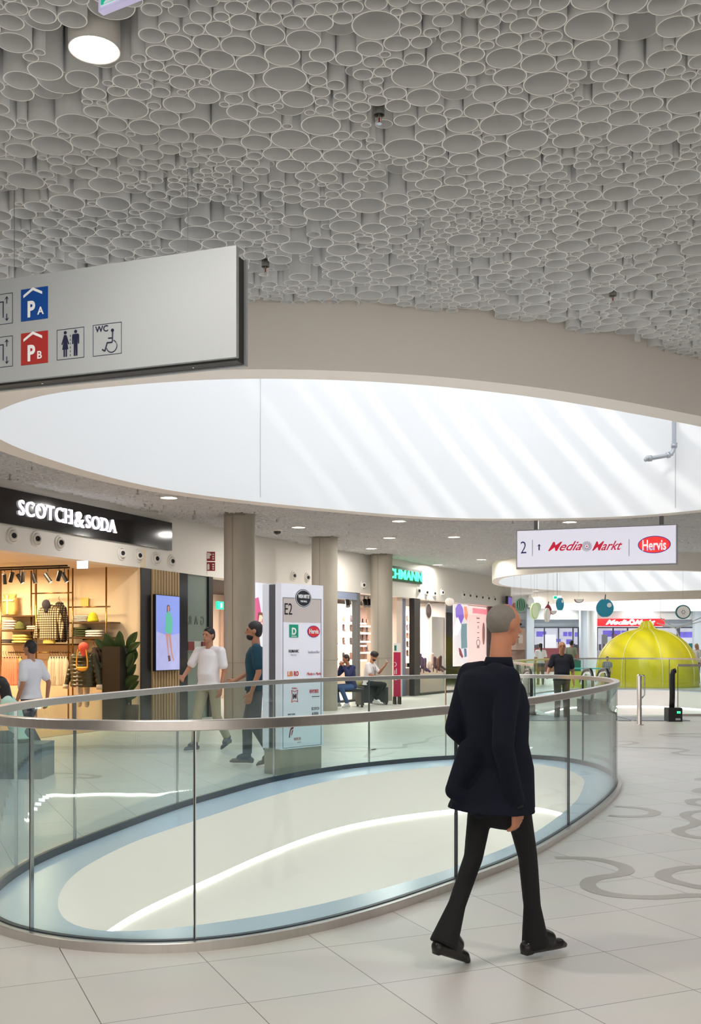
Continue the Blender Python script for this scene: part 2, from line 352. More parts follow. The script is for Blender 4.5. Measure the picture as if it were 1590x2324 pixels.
for pix in ([(30, 1078), (150, 1079), (300, 1086), (430, 1108), (530, 1138), (566, 1170), (540, 1195), (470, 1211), (390, 1221), (310, 1240), (275, 1270), (290, 1305), (360, 1335), (470, 1358), (600, 1370), (760, 1376), (900, 1370), (1020, 1361), (1122, 1360), (1240, 1361)],
            [(1240, 1142), (1122, 1147), (1000, 1154), (890, 1175), (840, 1200), (850, 1228), (930, 1258), (1040, 1285), (1122, 1300), (1240, 1310)],
            [(1240, 637), (1122, 640), (1050, 648), (1040, 662), (1070, 680), (1140, 690), (1190, 705), (1170, 722), (1122, 730), (1050, 737), (1005, 755), (1020, 778), (1075, 800), (1085, 822), (1040, 845), (970, 862), (950, 880), (985, 903), (1060, 922), (1150, 932)],
            [(1240, 565), (1140, 560), (1090, 575), (1110, 590), (1200, 598)], [(1240, 482), (1130, 484), (1110, 496), (1200, 506)],
            [(480, 692), (600, 700), (700, 712), (775, 735), (760, 756), (680, 768), (560, 770), (430, 762)],
            [(450, 238), (600, 252), (760, 254), (900, 258), (1010, 268), (1000, 280), (930, 290), (950, 302), (1040, 310), (1240, 314)],
            [(470, 208), (580, 206), (635, 217), (600, 228), (500, 234)],
            [(1240, 148), (1000, 149), (840, 153), (830, 160), (900, 168), (1240, 174)]):
    ribbon(pix, 1250, 1620, Z)
for pix in ([(1300, 600), (1230, 610), (1180, 625), (1150, 650), (1020, 665), (1000, 690), (800, 700), (740, 760), (880, 740), (930, 725)], [(470, 700), (560, 690), (700, 688), (780, 700), (700, 715), (560, 716), (470, 708)]):
    ribbon(pix, 600, 1480, .3145, .03, .06)
ribbon([(40, 610), (200, 620), (500, 622), (700, 640), (640, 655), (480, 650)], 0, 1560, .3145*1.0, .03, .06)
# ------------------------------------------------------------------ ceiling, rings
ZC = 4.13
R1o, R2o, R3o = offset(RI, .28), offset(R2, .22), offset(R3, .25)
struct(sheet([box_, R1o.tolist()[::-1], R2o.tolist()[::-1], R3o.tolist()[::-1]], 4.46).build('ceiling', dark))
def ring(n, P, wid, top=7.1, zb=3.63):
    mb = MB(); O = offset(P, wid); mb.k = 0
    wallstrip(O, zb, 4.46, mb); sheet([O.tolist(), P.tolist()[::-1]], zb, mb); mb.k = 1; wallstrip(P, zb, top, mb)
    o = struct(mb.build('trim_skylight_ring_'+n, [ringm, drum])); auto(o, 30); return o
ring('near', RI, .28); ring('middle', R2, .22); ring('far', R3, .25)
# glazing bars over the shafts
def bars(n, P, ang, gap, z=7.1):
    mb = MB(); c = P.mean(0); mx, my = math.cos(ang), math.sin(ang); r = np.hypot(*(P-c).T).max()
    k = -r
    i = 0
    while k < r:
        q = Vector((c[0]-my*k, c[1]+mx*k, z)); mb.box(q, (2*r, .10 if i % 3 else .38, .22), ang); k += gap; i += 1
    return struct(mb.build('trim_skylight_bars_'+n, mat('bar_grey', (200, 200, 200), .5)))
bars('near', RI, math.radians(88), .62); bars('middle', R2, math.radians(88), .9); bars('far', R3, math.radians(88), 1.1)
# drum joints
mb = MB()
for px, py in ((585, 1000), (1521, 1050)):
    g = RI[:, 0]-(px-CXP)/FPX*RI[:, 1]; best = max((i for i in range(len(RI)) if g[i]*g[(i+1) % len(RI)] <= 0), key=lambda i: RI[i][1]); p = RI[best]
    mb.box((p[0], p[1]-.004, 5.4), (.008, .01, 3.4))
struct(mb.build('trim_drum_joints', mat('joint_grey', (196, 196, 196), .7)))
# ceiling of cut tubes: a repeating packed field
L_ = 5.2; rs = []; rng = np.random.RandomState(11); pc = np.zeros((6000, 2)); pr = np.zeros(6000); n_ = 0
def put(q, r_, gap=.0008):
    global n_
    if n_:
        d = np.abs(pc[:n_]-q); d = np.minimum(d, L_-d)
        if ((d[:, 0]**2+d[:, 1]**2) < (pr[:n_]+r_+gap)**2).any(): return False
    pc[n_] = q; pr[n_] = r_; n_ += 1; return True
k_ = 0
for q in rng.rand(6000, 2)*L_:
    if put(q, .104*(.95+.1*rng.rand()), .012): k_ += 1
    if k_ > 128: break
for R_, tries, want in ((.079, 22000, 430), (.060, 16000, 420), (.046, 20000, 900), (.034, 20000, 700), (.026, 12000, 600)):   # each further tube touches two neighbours
    got = 0
    for _ in range(tries):
        a = rng.randint(n_); r_ = R_*(.95+.1*rng.rand()); d = pc[:n_]-pc[a]; d -= L_*np.round(d/L_); dd = np.hypot(*d.T)
        c = np.nonzero((dd < pr[a]+pr[:n_]+2*r_) & (dd > 1e-6))[0]
        if len(c) == 0: continue
        b = c[rng.randint(len(c))]; A_, B_, D_ = pr[a]+r_+.0012, pr[b]+r_+.0012, dd[b]; x = (A_*A_-B_*B_+D_*D_)/(2*D_); h2 = A_*A_-x*x
        if h2 < 0: continue
        u_ = d[b]/D_; h_ = math.sqrt(h2)*(1 if rng.rand() < .5 else -1)
        if put((pc[a]+u_*x+np.array([-u_[1], u_[0]])*h_) % L_, r_): got += 1
        if got >= want or n_ >= 5990: break
pc, pr = pc[:n_], pr[:n_]
SPR = [(860, 262), (602, 612), (1390, 672)]
def ceilpt(px, py, z=ZC):
    Y = FPX*(z-EYE)/(YH-py); return ((px-CXP)*Y/FPX, Y)
keep = [(*ceilpt(px, py), .12) for px, py in DOWN]+[(*ceilpt(px, py), .035) for px, py in SPR]
PIL = [(-2.21, 20.75, .31), (-.62, 24.95, .31), (.88, 29.6, .31)]
keep += PIL
near, farl = [], []
R1b, R2b, R3b = offset(RI, .30), offset(R2, .24), offset(R3, .27)
def facx(y): return np.interp(y, FAC[:, 1], FAC[:, 0])
for ix in range(-3, 6):
    for iy in range(0, 9):
        zz = np.random.RandomState(100+ix*17+iy).rand(len(pc), 2)
        for (x, y), r, (u, v) in zip(pc+np.array([ix*L_, iy*L_+.4]), pr, zz):
            if y < 3.2 or y > 42 or abs(x) > .36*y+.5: continue
            if y > 17 and r < (.03 if y < 26 else .044): continue
            if x-r < facx(y)+.02 and y > 12: continue
            if 7.5 < y < 18.2 and inside(R1b, x, y): continue
            if 27 < y < 41 and inside(R2b, x, y): continue
            if any((x-a)**2+(y-b)**2 < (r+c)**2 for a, b, c in keep): continue
            # edges of the ring cut through neighbouring tubes: push them clear
            z = ZC+(.008*v if u < .80 else .02+.06*v if u < .91 else .08+.15*v)+.01*math.sin(1.3*x)*math.sin(1.1*y)
            (near if y < 17 else farl).append((x, y, z, r))
def tube_arrays(T, seg, th=.0032, H=.33):
    a = 2*PI*np.arange(seg)/seg; c, s = np.cos(a), np.sin(a); V, Fc, Mi = [], [], []; T = np.array(T)
    prof = [(0, H), (0, 0), (1, 0), (1, H)]   # outer top, outer bottom, inner bottom, inner top
    K = len(prof); n = len(T); V = np.zeros((n, K, seg, 3))
    for k, (inn, h) in enumerate(prof):
        rr = T[:, 3]-inn*th*(1+T[:, 3]*5)
        V[:, k, :, 0] = T[:, 0:1]+rr[:, None]*c; V[:, k, :, 1] = T[:, 1:2]+rr[:, None]*s; V[:, k, :, 2] = (T[:, 2]+h)[:, None]
    i = np.arange(seg); j = (i+1) % seg; q = np.concatenate([np.c_[k*seg+i, k*seg+j, (k+1)*seg+j, (k+1)*seg+i] for k in range(K-1)])
    capf = (3*seg+i)[None]
    q = q[:, ::-1]
    Q = (q[None]+(np.arange(n)*K*seg)[:, None, None]).reshape(-1, 4)
    mi = np.tile(np.concatenate([np.full(seg, 1 if k == 1 else 0) for k in range(K-1)]), n)
    return V.reshape(-1, 3), Q, mi
def mesh_np(name, V, Q, mi, mats):
    me = bpy.data.meshes.new(name); me.vertices.add(len(V)); me.vertices.foreach_set('co', V.astype('f').ravel())
    me.loops.add(Q.size); me.loops.foreach_set('vertex_index', Q.astype('i').ravel()); me.polygons.add(len(Q))
    me.polygons.foreach_set('loop_start', np.arange(0, Q.size, 4, dtype='i')); me.polygons.foreach_set('loop_total', np.full(len(Q), 4, 'i'))
    for m in mats: me.materials.append(m)
    me.polygons.foreach_set('material_index', mi.astype('i')); me.update(); me.validate(); return me
def vis(t):
    x, y, z, r = t; px = CXP+x/y*FPX; py = YH-(z-EYE)/y*FPX
    if not (-10 < px < 1600 and -10 < py < 790): return 0
    if px < 560 and py > 637-.151*px: return 0
    return r*r/y**3
near.sort(key=vis, reverse=True)
solo, rest = near[:300], near[300:]
protos = {}
for x, y, z, r in solo:
    cls = 'wide' if r > .09 else 'medium' if r > .066 else 'small'
    if cls not in protos:
        R_ = {'wide': .104, 'medium': .078, 'small': .056}[cls]
        me = mesh_np('ceiling_tube', *tube_arrays([(0, 0, 0, R_)], 40, H=.33), [tubem, rimm]); sm = np.ones(len(me.polygons), bool); sm[40:80] = False
        me.polygons.foreach_set('use_smooth', sm); o = bpy.data.objects.new('ceiling_tube', me); protos[cls] = (o, R_)
    o, R_ = protos[cls]
    c = o.copy(); C.objects.link(c); c.location = (x, y, z); k = r/R_; c.scale = (k, k, 1)
    tag(c, '%s grey open-ended tube among the nearest of the tube-covered ceiling' % cls, 'ceiling tube', '%s tubes of the near ceiling' % cls)
V, Q, mi = tube_arrays(rest, 22)
o = bpy.data.objects.new('ceiling_tubes_field', mesh_np('ceiling_tubes_field', V, Q, mi, [tubem, rimm])); C.objects.link(o)
sm = np.tile(np.repeat([True, False, True], 22), len(rest)); o.data.polygons.foreach_set('use_smooth', sm)
tag(o, 'remaining small and farther grey open tubes massed across the near ceiling', 'ceiling tubes', kind='stuff')
V, Q, mi = tube_arrays(farl, 10)
o = bpy.data.objects.new('ceiling_tubes_distance', mesh_np('ceiling_tubes_distance', V, Q, mi, [tubem, rimm])); C.objects.link(o)
tag(o, 'rough grey mass of tubes on the distant ceiling beyond the big skylight ring', 'ceiling tubes', kind='stuff')
print('TUBES', len(near), len(farl), n_)
struct(sheet([[(5, 42), (30, 42), (30, 68), (5, 68)], R3b.tolist()[::-1]], 4.2).build('ceiling_distance', mat('tube_ceiling_distance', (176, 175, 174), .7, noise=.3, nscale=9, bump=.6)))
# ------------------------------------------------------------------ downlights
NAMES = {214: 'big round downlight glowing among the nearest tubes at the top left',
 383: 'round downlight above the long black shop sign', 677: 'round downlight between the first and second concrete columns', 905: 'round downlight just under the skylight ring right of the third column',
 883: 'round downlight above the third concrete column', 842: 'round downlight at the head of the third concrete column', 1030: 'round downlight half way between the third column and the lit hanging sign',
 993: 'round downlight near the white fascia beyond the green sign', 1092: 'round downlight closest to the left edge of the middle skylight ring', 1292: 'round downlight right above the lit hanging sign',
 1189: 'tiny farther downlight behind the middle ring, leftmost of the pair', 1215: 'tiny farther downlight behind the middle ring, rightmost of the pair'}
def downlight(x, y, r, label, power, z=ZC-.005):
    t = empty('downlight', (x, y, z), 0, label, 'downlight', 'round ceiling downlights')
    MB().lathe([(r, 0), (r, .30), (r-.006, .30), (r-.006, .002), (r, 0)], n=32).build('housing', white, t, True)
    MB().lathe([(r-.007, .035), (r*.3, .05), (0, .05)][::-1], n=32).build('lens', bulb, t, True)
    l = lamp('downlight_beam', 'AREA', (x, y, z-.02), power, WARM, r*1.9); l.parent = None
    return t
for px, py in DOWN:
    x, y = ceilpt(px, py); downlight(x, y, .112 if px == 214 else .15, NAMES[px], 26 if y < 20 else 34)
for x, y in ((2.4, 3.2), (-3, 2.6), (0.3, .6), (-4.6, 6.2), (-5.6, 10.5), (4.2, 5.6), (7, 8.5), (4.5, -1.5), (-5, -2), (8, 3), (9, 14), (9, 20), (11, 24), (16, 20), (16, 30), (16, 38), (6.6, 43), (9, 47), (8.6, 52), (12, 62.3), (16, 62.6), (20, 62.6), (24, 62.3), (13, 64.4), (18, 64.4)):
    lamp('added_ceiling_beam', 'AREA', (x, y, ZC-.08), 30 if y < 42 else 60, WARM, .25)  # added lamps without fixtures; the far rows brighten the dim far end
# sprinklers
def sprinkler(px, py, label, k=1.0):
    x, y = ceilpt(px, py); t = empty('sprinkler', (x, y, ZC), 0, label, 'sprinkler', 'ceiling sprinklers')
    MB().lathe([(.027*k, .0), (.027*k, .05), (.025*k, .05), (.025*k, .003), (.027*k, 0)], n=20).build('cup', mat('dull_nickel', (176, 174, 166), .4, 1), t, True)
    MB().rod((0, 0, .05), (0, 0, -.012), .008*k).build('stem', MATS['dull_nickel'], t)
    MB().rod((0, 0, -.01), (0, 0, -.036), .0035*k).build('bulb', mat('bulb_red', (150, 20, 20), .1), t)
    mb = MB(); mb.tube([(.009, 0, -.01), (.011, 0, -.025), (.003, 0, -.04)], .0015, 6); mb.tube([(-.009, 0, -.01), (-.011, 0, -.025), (-.003, 0, -.04)], .0015, 6); mb.build('yoke', steel, t)
    MB().lathe([(0, -.042), (.014*k, -.042), (.014*k, -.040), (0, -.040)], n=16).build('deflector', chrome, t)
sprinkler(860, 262, 'brass sprinkler head hanging below the near tube ceiling, upper middle')
sprinkler(602, 606, 'small sprinkler head by the right end of the wayfinding board')
sprinkler(1390, 672, 'small sprinkler head above the right part of the skylight ring')
for px, py in ((441, 1163), (1163, 1183), (22, 1083), (312, 1117)):
    x, y = ceilpt(px, py, 4.1); mb = MB(); mb.rod((0, 0, .1), (0, 0, -.05), .012); mb.lathe([(0, -.06), (.03, -.06), (.03, -.05), (0, -.05)], n=10)
    tag(mb.build('sprinkler', mat('dull_nickel', (120, 118, 108), .4, 1), loc=(x, y, 4.12)), 'tiny sprinkler head poking from the distant tube ceiling', 'sprinkler', 'tiny distant sprinklers')
x, y = ceilpt(629, 1203); t = empty('dome_camera', (x, y, ZC), 0, 'small dark security dome camera on the ceiling right of the first column', 'camera')
MB().lathe([(0, .05), (.11, .05), (.11, -.03), (0, -.03)], n=24).build('housing', white, t, True); MB().ell((0, 0, -.03), (.085, .085, .075)).build('dome', blackgl, t, True)
# pipe on the shaft wall
t = empty('pipe', (5.05, 16.15, 0), 0, 'grey galvanised pipe with an elbow on the white skylight shaft wall', 'pipe')
gal = mat('galvanised', (178, 182, 186), .4, .6, noise=.06)
def PP(px, py, Y=16.2): p = at(px, py, Y); return (p[0]-5.05, p[1]-16.15, p[2])
mb = MB(); mb.tube([PP(1529, 800), PP(1529, 1012), PP(1528, 1022), PP(1523, 1030), PP(1512, 1034), PP(1478, 1040), PP(1470, 1041)], .033, 14); auto(mb.build('pipe_run', gal, t), 40)
for a, b in (((1529, 1007), (1529, 1016)), ((1519, 1032), (1512, 1034)), ((1478, 1040), (1470, 1041))):
    mb = MB(); mb.rod(PP(*a), PP(*b), .048); mb.ell(PP(a[0]+5, a[1]), (.02,)*3); mb.build('coupling', gal, t, True)
MB().cap(PP(1470, 1040), .045, PP(1465, 1043), .035).build('end_cap', gal, t, True)
# ------------------------------------------------------------------ concrete columns
for (x, y, r), lb in zip(PIL, ('first round concrete column, nearest, left of the tall directory', 'second round concrete column, right behind the tall directory', 'third round concrete column, behind the seated man with a phone')):
    mb = MB(); mb.lathe([(r, 0), (r, 4.4)], n=48); c = mb.build('concrete_column', conc, loc=(x, y, 0), smooth=True); tag(c, lb, 'column')
    MB().lathe([(r+.005, 1.2), (r+.006, 1.205), (r+.005, 1.21)], n=48).build('formwork_seam', mat('concrete_seam', (140, 134, 122), .8), c)
    j = MB(); j.box((-r*.35, -r*.94, 2.2), (.012, .02, 4.4)); j.build('vertical_seam', MATS['concrete_seam'], c)
    e = MB(); e.box((-r*.2, -.1, 4.13), (r*1.3, r*1.5, .06)); e.build('slab_plate', MATS['concrete_seam'], c)
# ------------------------------------------------------------------ balustrades
def cross(P, px, far):
    g = P[:, 0]-(px-CXP)/FPX*P[:, 1]; n = len(P); I = [i for i in range(n) if g[i]*g[(i+1) % n] <= 0 and P[i][1] > 0]
    return (max if far else min)(I, key=lambda i: P[i][1])
def balustrade(P, cuts, label, z1=1.14, name='glass_balustrade', skip=()):
    c = P.mean(0); t = empty(name, (c[0], c[1], 0), 0, label, 'balustrade'); Pl = P-c; n = len(P)
    full = not skip; cuts = sorted(set(cuts))
    for a, b in zip(cuts, cuts[1:]+[cuts[0]+n]):
        if (a % n) in skip: continue
        o = MB(); sweep(Pl, [(.009, .03), (.009, z1-.05), (-.009, z1-.05), (-.009, .03)], o, a, b-0)
        # a hair of a gap at the joints with polished edges
        o.m = [0]*(len(o.f)-2)+[1, 1]; g = o.build('glass_panel', [glass, gedge], t); g.data.polygons.foreach_set('use_smooth', [False]*len(o.f))
        e = MB(); p = Pl[a % n]; tt = Pl[(a+1) % n]-Pl[a % n]; e.box((p[0], p[1], z1/2-.01), (.006, .021, z1-.09), math.atan2(tt[1], tt[0])); e.k = 1
        e.box((p[0]+tt[0]/np.hypot(*tt)*.006, p[1]+tt[1]/np.hypot(*tt)*.006, z1/2-.01), (.004, .021, z1-.09), math.atan2(tt[1], tt[0])); e.build('joint', [mat('joint_dark', (30, 40, 44), .3), chrome], t)
        if skip:
            for nm, pr, mt in (('handrail', [(.03, z1-.055), (.03, z1), (-.03, z1), (-.03, z1-.055)], steel), ('base_channel', [(.05, 0), (.05, .045), (-.03, .045), (-.03, 0)], steel)):
                m2 = MB(); sweep(Pl, pr, m2, a, b); auto(m2.build(nm, mt, t), 40)
    if full:
        m2 = MB(); sweep(Pl, [(.030, z1-.052), (.033, z1-.048), (.033, z1-.004), (.029, z1), (-.024, z1), (-.028, z1-.004), (-.028, z1-.048), (-.024, z1-.052)], m2); auto(m2.build('handrail', steel, t), 28)
        m2 = MB(); sweep(Pl, [(.055, 0), (.055, .044), (.052, .047), (.014, .047), (.014, 0)], m2); auto(m2.build('base_channel', steel, t), 28)
        m2 = MB(); sweep(Pl, [(.0135, .001), (.0135, .052), (-.0165, .052), (-.0165, -.002)], m2); m2.build('gasket', mat('gasket_dark', (44, 56, 66), .4), t)
    return t
cuts = [cross(GL, p, False) for p in (80, 465, 1037, 1293, 1396)]+[cross(GL, p, True) for p in (165, 401, 621, 833, 1010, 1197, 1317)]
i0 = int(np.argmin(GL[:, 0])); cuts += [i0]
balustrade(GL, cuts, 'near oval glass balustrade with flat steel handrail around the floor opening')
n2 = len(G2)
def g2i(x, y): return int(np.argmin(np.hypot(G2[:, 0]-x, G2[:, 1]-y)))
c2 = sorted([g2i(*p) for p in ((4.15, 23.4), (4.15, 25.5), (4.35, 28.6), (4.9, 30.8), (5.9, 33.6), (7.0, 35.8), (8.3, 37), (9.8, 37.2), (11.2, 36.8), (12.1, 35), (12.6, 32), (12.6, 29), (12, 26.8), (11.2, 25.2), (10.2, 24), (9.3, 23.1), (7.15, 22.9))])
balustrade(G2, c2, 'farther glass balustrade around the escalator opening in front of the yellow dome', skip=(g2i(4.15, 23.4),))
# ------------------------------------------------------------------ walls around
def facade_idx(px0, px1, n=40):
    out = []
    for i in range(n+1):
        x, y, r = F(px0+(px1-px0)*i/n); out.append((x, y, r))
    return out
def curved(pts, z0, z1, y0, y1, mb=None):   # band following the shop-front curve between depths y0..y1 behind it
    mb = mb or MB(); n = len(pts); vs = []
    for x, y, r in pts:
        nx, ny = -math.sin(r), math.cos(r)
        for d, z in ((y0, z0), (y1, z0), (y1, z1), (y0, z1)): vs.append((x+nx*d, y+ny*d, z))
    fs = []
    for i in range(n-1):
        a, b = 4*i, 4*i+4; fs += [(a+k, b+k, b+(k+1) % 4, a+(k+1) % 4) for k in range(4)]
    return mb.add(vs, fs+[(3, 2, 1, 0), (4*n-4, 4*n-3, 4*n-2, 4*n-1)])
def facpts():
    out = []
    for i in range(len(FAC)):
        a, b = max(i-4, 0), min(i+4, len(FAC)-1); d = FAC[b]-FAC[a]; out.append((FAC[i][0], FAC[i][1], math.atan2(d[1], d[0])))
    return out
FP = facpts()
o = struct(curved(FP, 3.04, 4.46, 0, .35).build('wall_left_fascia', white)); auto(o, 30)
o = struct(curved([p for p in FP if p[1] < 15.6], 0, 3.04, 0, .35).build('wall_left', white)); auto(o, 30)
wl = mat('wall_light', (214, 212, 208), .6)
def wallseg(name, a, b, z0=0, z1=4.46, th=.2, m=wl):
    d = Vector((b[0]-a[0], b[1]-a[1])); mb = MB(); mb.box(((a[0]+b[0])/2, (a[1]+b[1])/2, (z0+z1)/2), (d.length, th, z1-z0), math.atan2(d.y, d.x)); return struct(mb.build(name, m))
wallseg('wall_back', (X0, Y0), (X1, Y0)); wallseg('wall_right', (X1, Y0), (X1, Y1)); wallseg('wall_outer', (X0, Y0), (X0, Y1)); wallseg('wall_far', (X0, Y1), (X1, Y1))
wallseg('wall_side', (6.15, 40.6), (5.9, 42.6)); wallseg('wall_side_far', (5.9, 42.6), (9.9, 66))
# closing slabs above and below the shops
SW = mat('shop_warm_wall', (232, 214, 182), .6)
shopceil = mat('shop_ceiling', (226, 214, 196), .6)
# ------------------------------------------------------------------ Scotch & Soda shop
ax, ay, ar = F(318); A = Vector((ax, ay)); nn = Vector((-math.sin(ar), math.cos(ar))); tt = Vector((math.cos(ar), math.sin(ar)))
room = empty('clothes_shop_room', (ax, ay, 0), ar+PI/2)   # local x runs along the side wall away from the front, local -y comes towards the viewer
room['kind'] = 'group'
def SWALL(px, py=None, off=0.0):
    """point in front of the shop's side wall: distance along it, and height"""
    k = (px-CXP)/FPX; p0 = A-tt*off     # the wall moved towards the viewer
    t = (k*p0.y-p0.x)/(nn.x-k*nn.y); Y = p0.y+nn.y*t
    return t, (EYE+(YH-py)*Y/FPX if py is not None else Y)
Rm = Matrix.Translation((ax, ay, 0)) @ Matrix.Rotation(ar+PI/2, 4, 'Z')
def w_(t, off, z): return Rm @ Vector((t, off, z))   # off > 0 : towards the viewer
# check handedness: local y = rot90(nn) = -tt, i.e. towards the viewer
def sstruct(name, mb, m): o = mb.build(name, m); o.matrix_world = Rm; return struct(o)
sstruct('wall_shop_side', MB().bb(0, 5.6, -.2, 0, 0, 3.4), SW)
sstruct('wall_shop_rear', MB().bb(5.5, 5.7, 0, 7, 0, 3.4), SW)
sstruct('ceiling_shop', MB().bb(.35, 5.6, 0, 7, 3.06, 3.2), shopceil)
sstruct('wall_shop_end', MB().bb(.3, 5.6, 6.9, 7.1, 0, 3.2), SW)
sstruct('floor_shop', MB().bb(.0, 5.5, 0, 7, .001, .006), mat('shop_floor', (170, 140, 104), .35, noise=.1, nscale=5))
for t_, o_, e_ in ((1.2, 1.5, 26), (2.6, 1.2, 34), (3.8, 1.6, 30), (2.6, 3.6, 26)):
    p = w_(t_, o_, 2.95); lamp('shop_light', 'AREA', p, e_*1.5, (1, .76, .48), .5)
def thing(name, label, cat, group=None, t=0, off=0, z=0, rz=0):
    p = w_(t, off, z); return empty(name, p, ar+PI/2+rz, label, cat, group)
brass = mat('brass_tube', (150, 112, 62), .25, 1)
# rail unit: uprights, rods and shelves
t0 = thing('display_rack', 'brass-tube wall rack with shelves along the cream side wall of the clothes shop', 'rack')
for px in (2, 71, 82, 155, 165, 241):
    t_, _ = SWALL(px, None, .1 if px in (71, 155) else .35); MB().rod((t_, .1 if px in (71, 155) else .35, 0), (t_, .1 if px in (71, 155) else .35, 3.04), .016).build('upright', brass, t0, True)
def shelf(px0, px1, py, th=.03, off=.36):
    a, z = SWALL(px0, py, off); b, _ = SWALL(px1, py, off); MB().bb(min(a, b), max(a, b), .02, off, z-th, z).build('shelf', mat('shelf_bronze', (96, 72, 44), .4, .4), t0); return z
def rod_(px0, px1, py, off=.3):
    a, z = SWALL(px0, py, off); b, z2 = SWALL(px1, py, off); MB().rod((a, off, z), (b, off, z), .013).build('rail', brass, t0, True)
rod_(72, 163, 1347); rod_(156, 250, 1378)
shelf(0, 80, 1397); shelf(0, 84, 1430); shelf(0, 160, 1461); shelf(157, 250, 1412); shelf(157, 240, 1446)
rod_(20, 160, 1481); rod_(188, 215, 1452)
def onwall(px, py, off=.2): t_, z = SWALL(px, py, off); return t_, z
def garment(name, label, cat, pxa, pya, pxb, pyb, m, off=.4, group=None, slv=True, deep=.16, extra=None, puff=False):
    """hanging top: shoulders at pya, hem at pyb, sleeves hanging to both sides"""
    ta, zt = onwall(pxa, pya, off); tb, zb = onwall(pxb, pyb, off); c = (ta+tb)/2; wd = abs(ta-tb)/2; h = zt-zb
    g = thing(name, label, cat, group, c, off, 0)
    mb = MB(); q = wd*.62
    secs = [(0, 0, zb, q*.98, deep*.6), (0, 0, zb+h*.3, q*.95, deep*.62), (0, 0, zb+h*.6, q, deep*.66), (0, 0, zb+h*.82, q*.98, deep*.5), (0, 0, zt-.05, q*.6, deep*.35), (0, 0, zt, q*.28, deep*.3)]
    mb.loft(secs)
    if puff:
        for k in range(8): mb.ell((0, 0, zb+.04+k*h*.108), (q*1.06, deep*.74, h*.062))
    fuse(mb, 'torso', m, g, .014, 4)
    if slv:
        for s in (-1, 1):
            mb = MB(); a_, b_, c_ = (s*q*.8, 0, zb+h*.84), (s*q*1.22, -.01, zb+h*.45), (s*q*1.42, .03, zb+h*.06)
            mb.cap(a_, q*.28, b_, q*.24); mb.cap(b_, q*.24, c_, q*.17); [mb.ell(Vector(a_).lerp(Vector(c_), i_/6), (q*.29-.004*i_,)*2+(q*.17,)) for i_ in range(7) if puff]; fuse(mb, 'sleeve', m, g, .014, 2 if puff else 3)
    mb = MB(); mb.tube([(-.02, 0, zt+.01), (0, 0, zt+.03), (.02, 0, zt+.07), (.0, 0, zt+.1)], .004, 6); mb.rod((-q*.6, 0, zt-.03), (q*.6, 0, zt-.03), .01); mb.build('hanger', black, g)
    if extra: extra(g, q, zb, zt, h, deep)
    return g
def plaid(name, c1, c2, s):
    m = mat(name, c1, .8); nt = m.node_tree; b = nt.nodes['Principled BSDF']; tc = nt.nodes.new('ShaderNodeTexCoord'); cur = None
    for ax_, rot, cc in (('X', 0, c2), ('Z', 0, c2)):
        wv = nt.nodes.new('ShaderNodeTexWave'); wv.bands_direction = ax_; wv.inputs['Scale'].default_value = s; nt.links.new(tc.outputs['Object'], wv.inputs[0])
        r = nt.nodes.new('ShaderNodeValToRGB'); r.color_ramp.elements[0].position = .45; r.color_ramp.elements[1].position = .62; r.color_ramp.elements[0].color = (1, 1, 1, 1); r.color_ramp.elements[1].color = (*col(*cc)[:3], 1)
        nt.links.new(wv.outputs[0], r.inputs[0]); mx = nt.nodes.new('ShaderNodeMix'); mx.data_type = 'RGBA'; mx.blend_type = 'MULTIPLY'; mx.inputs[0].default_value = 1
        if cur is None: mx.inputs[6].default_value = col(*c1)
        else: nt.links.new(cur, mx.inputs[6])
        nt.links.new(r.outputs[0], mx.inputs[7]); cur = mx.outputs[2]
    nt.links.new(cur, b.inputs['Base Color']); return m
pl1 = plaid('plaid_light', (226, 212, 176), (120, 106, 84), 7); pl2 = plaid('plaid_dark', (120, 98, 72), (50, 40, 32), 7)
garment('plaid_shirt', 'dark brown plaid overshirt hanging behind the pale plaid one', 'shirt', 112, 1366, 158, 1458, pl2, .34)
def hemtee(g, q, zb, zt, h, d): MB().loft([(0, 0, zb-.07, q*.6, d*.5), (0, 0, zb+.06, q*.62, d*.5)]).build('undershirt', mat('mustard', (196, 176, 90), .8), g)
garment('plaid_shirt', 'pale cream and grey plaid overshirt on the brass rail of the clothes shop', 'shirt', 78, 1372, 146, 1452, pl1, .5, extra=hemtee)
t_, z = onwall(103, 1372, .62); h = thing('beanie', 'dark slate knitted hat hung over the collar of the pale plaid shirt', 'hat', None, t_, .60, z)
mb = MB(); mb.ell((0, 0, 0), (.085, .08, .10)); mb.ell((0, 0, -.10), (.05, .05, .06)); fuse(mb, 'knit', mat('slate', (62, 58, 66), .9), h, .012, 3)
def jx(g, q, zb, zt, h, d):
    for s in (-1, 1): MB().rod((s*q*1.44, .03, zb+h*.07), (s*q*1.48, .035, zb-h*.05), .055, .06).build('cuff', mat('pale_cuff', (204, 190, 170), .8), g, True)
    MB().plate([(-.02, zb-.1), (.03, zb-.1), (.02, zb+h*.7), (-.01, zb+h*.7)], d*.5, d*.66).build('shirt_front', mat('pale_cuff', (204, 190, 170), .8), g)
jm = mat('olive_puffer', (58, 56, 34), .3, bump=.8, nscale=9)
garment('quilted_jacket', 'shiny dark olive quilted jacket at the front of the clothes shop rack', 'jacket', 148, 1478, 232, 1560, jm, .75, extra=jx, deep=.3, puff=True)
for i_, pxx in enumerate((222, 229, 236)): garment('dark_coat', 'dark coat hanging in the row behind the olive quilted jacket', 'coat', pxx-22, 1468, pxx+6, 1560, mat('charcoal_cloth', (58, 48, 40), .9), .3-.07*i_, 'dark coats behind the quilted jacket', deep=.08)
t_, z = onwall(188, 1473, .95); h = thing('bucket_hat', 'coral red hat hung on the neck of the olive quilted jacket', 'hat', None, t_, .93, z)
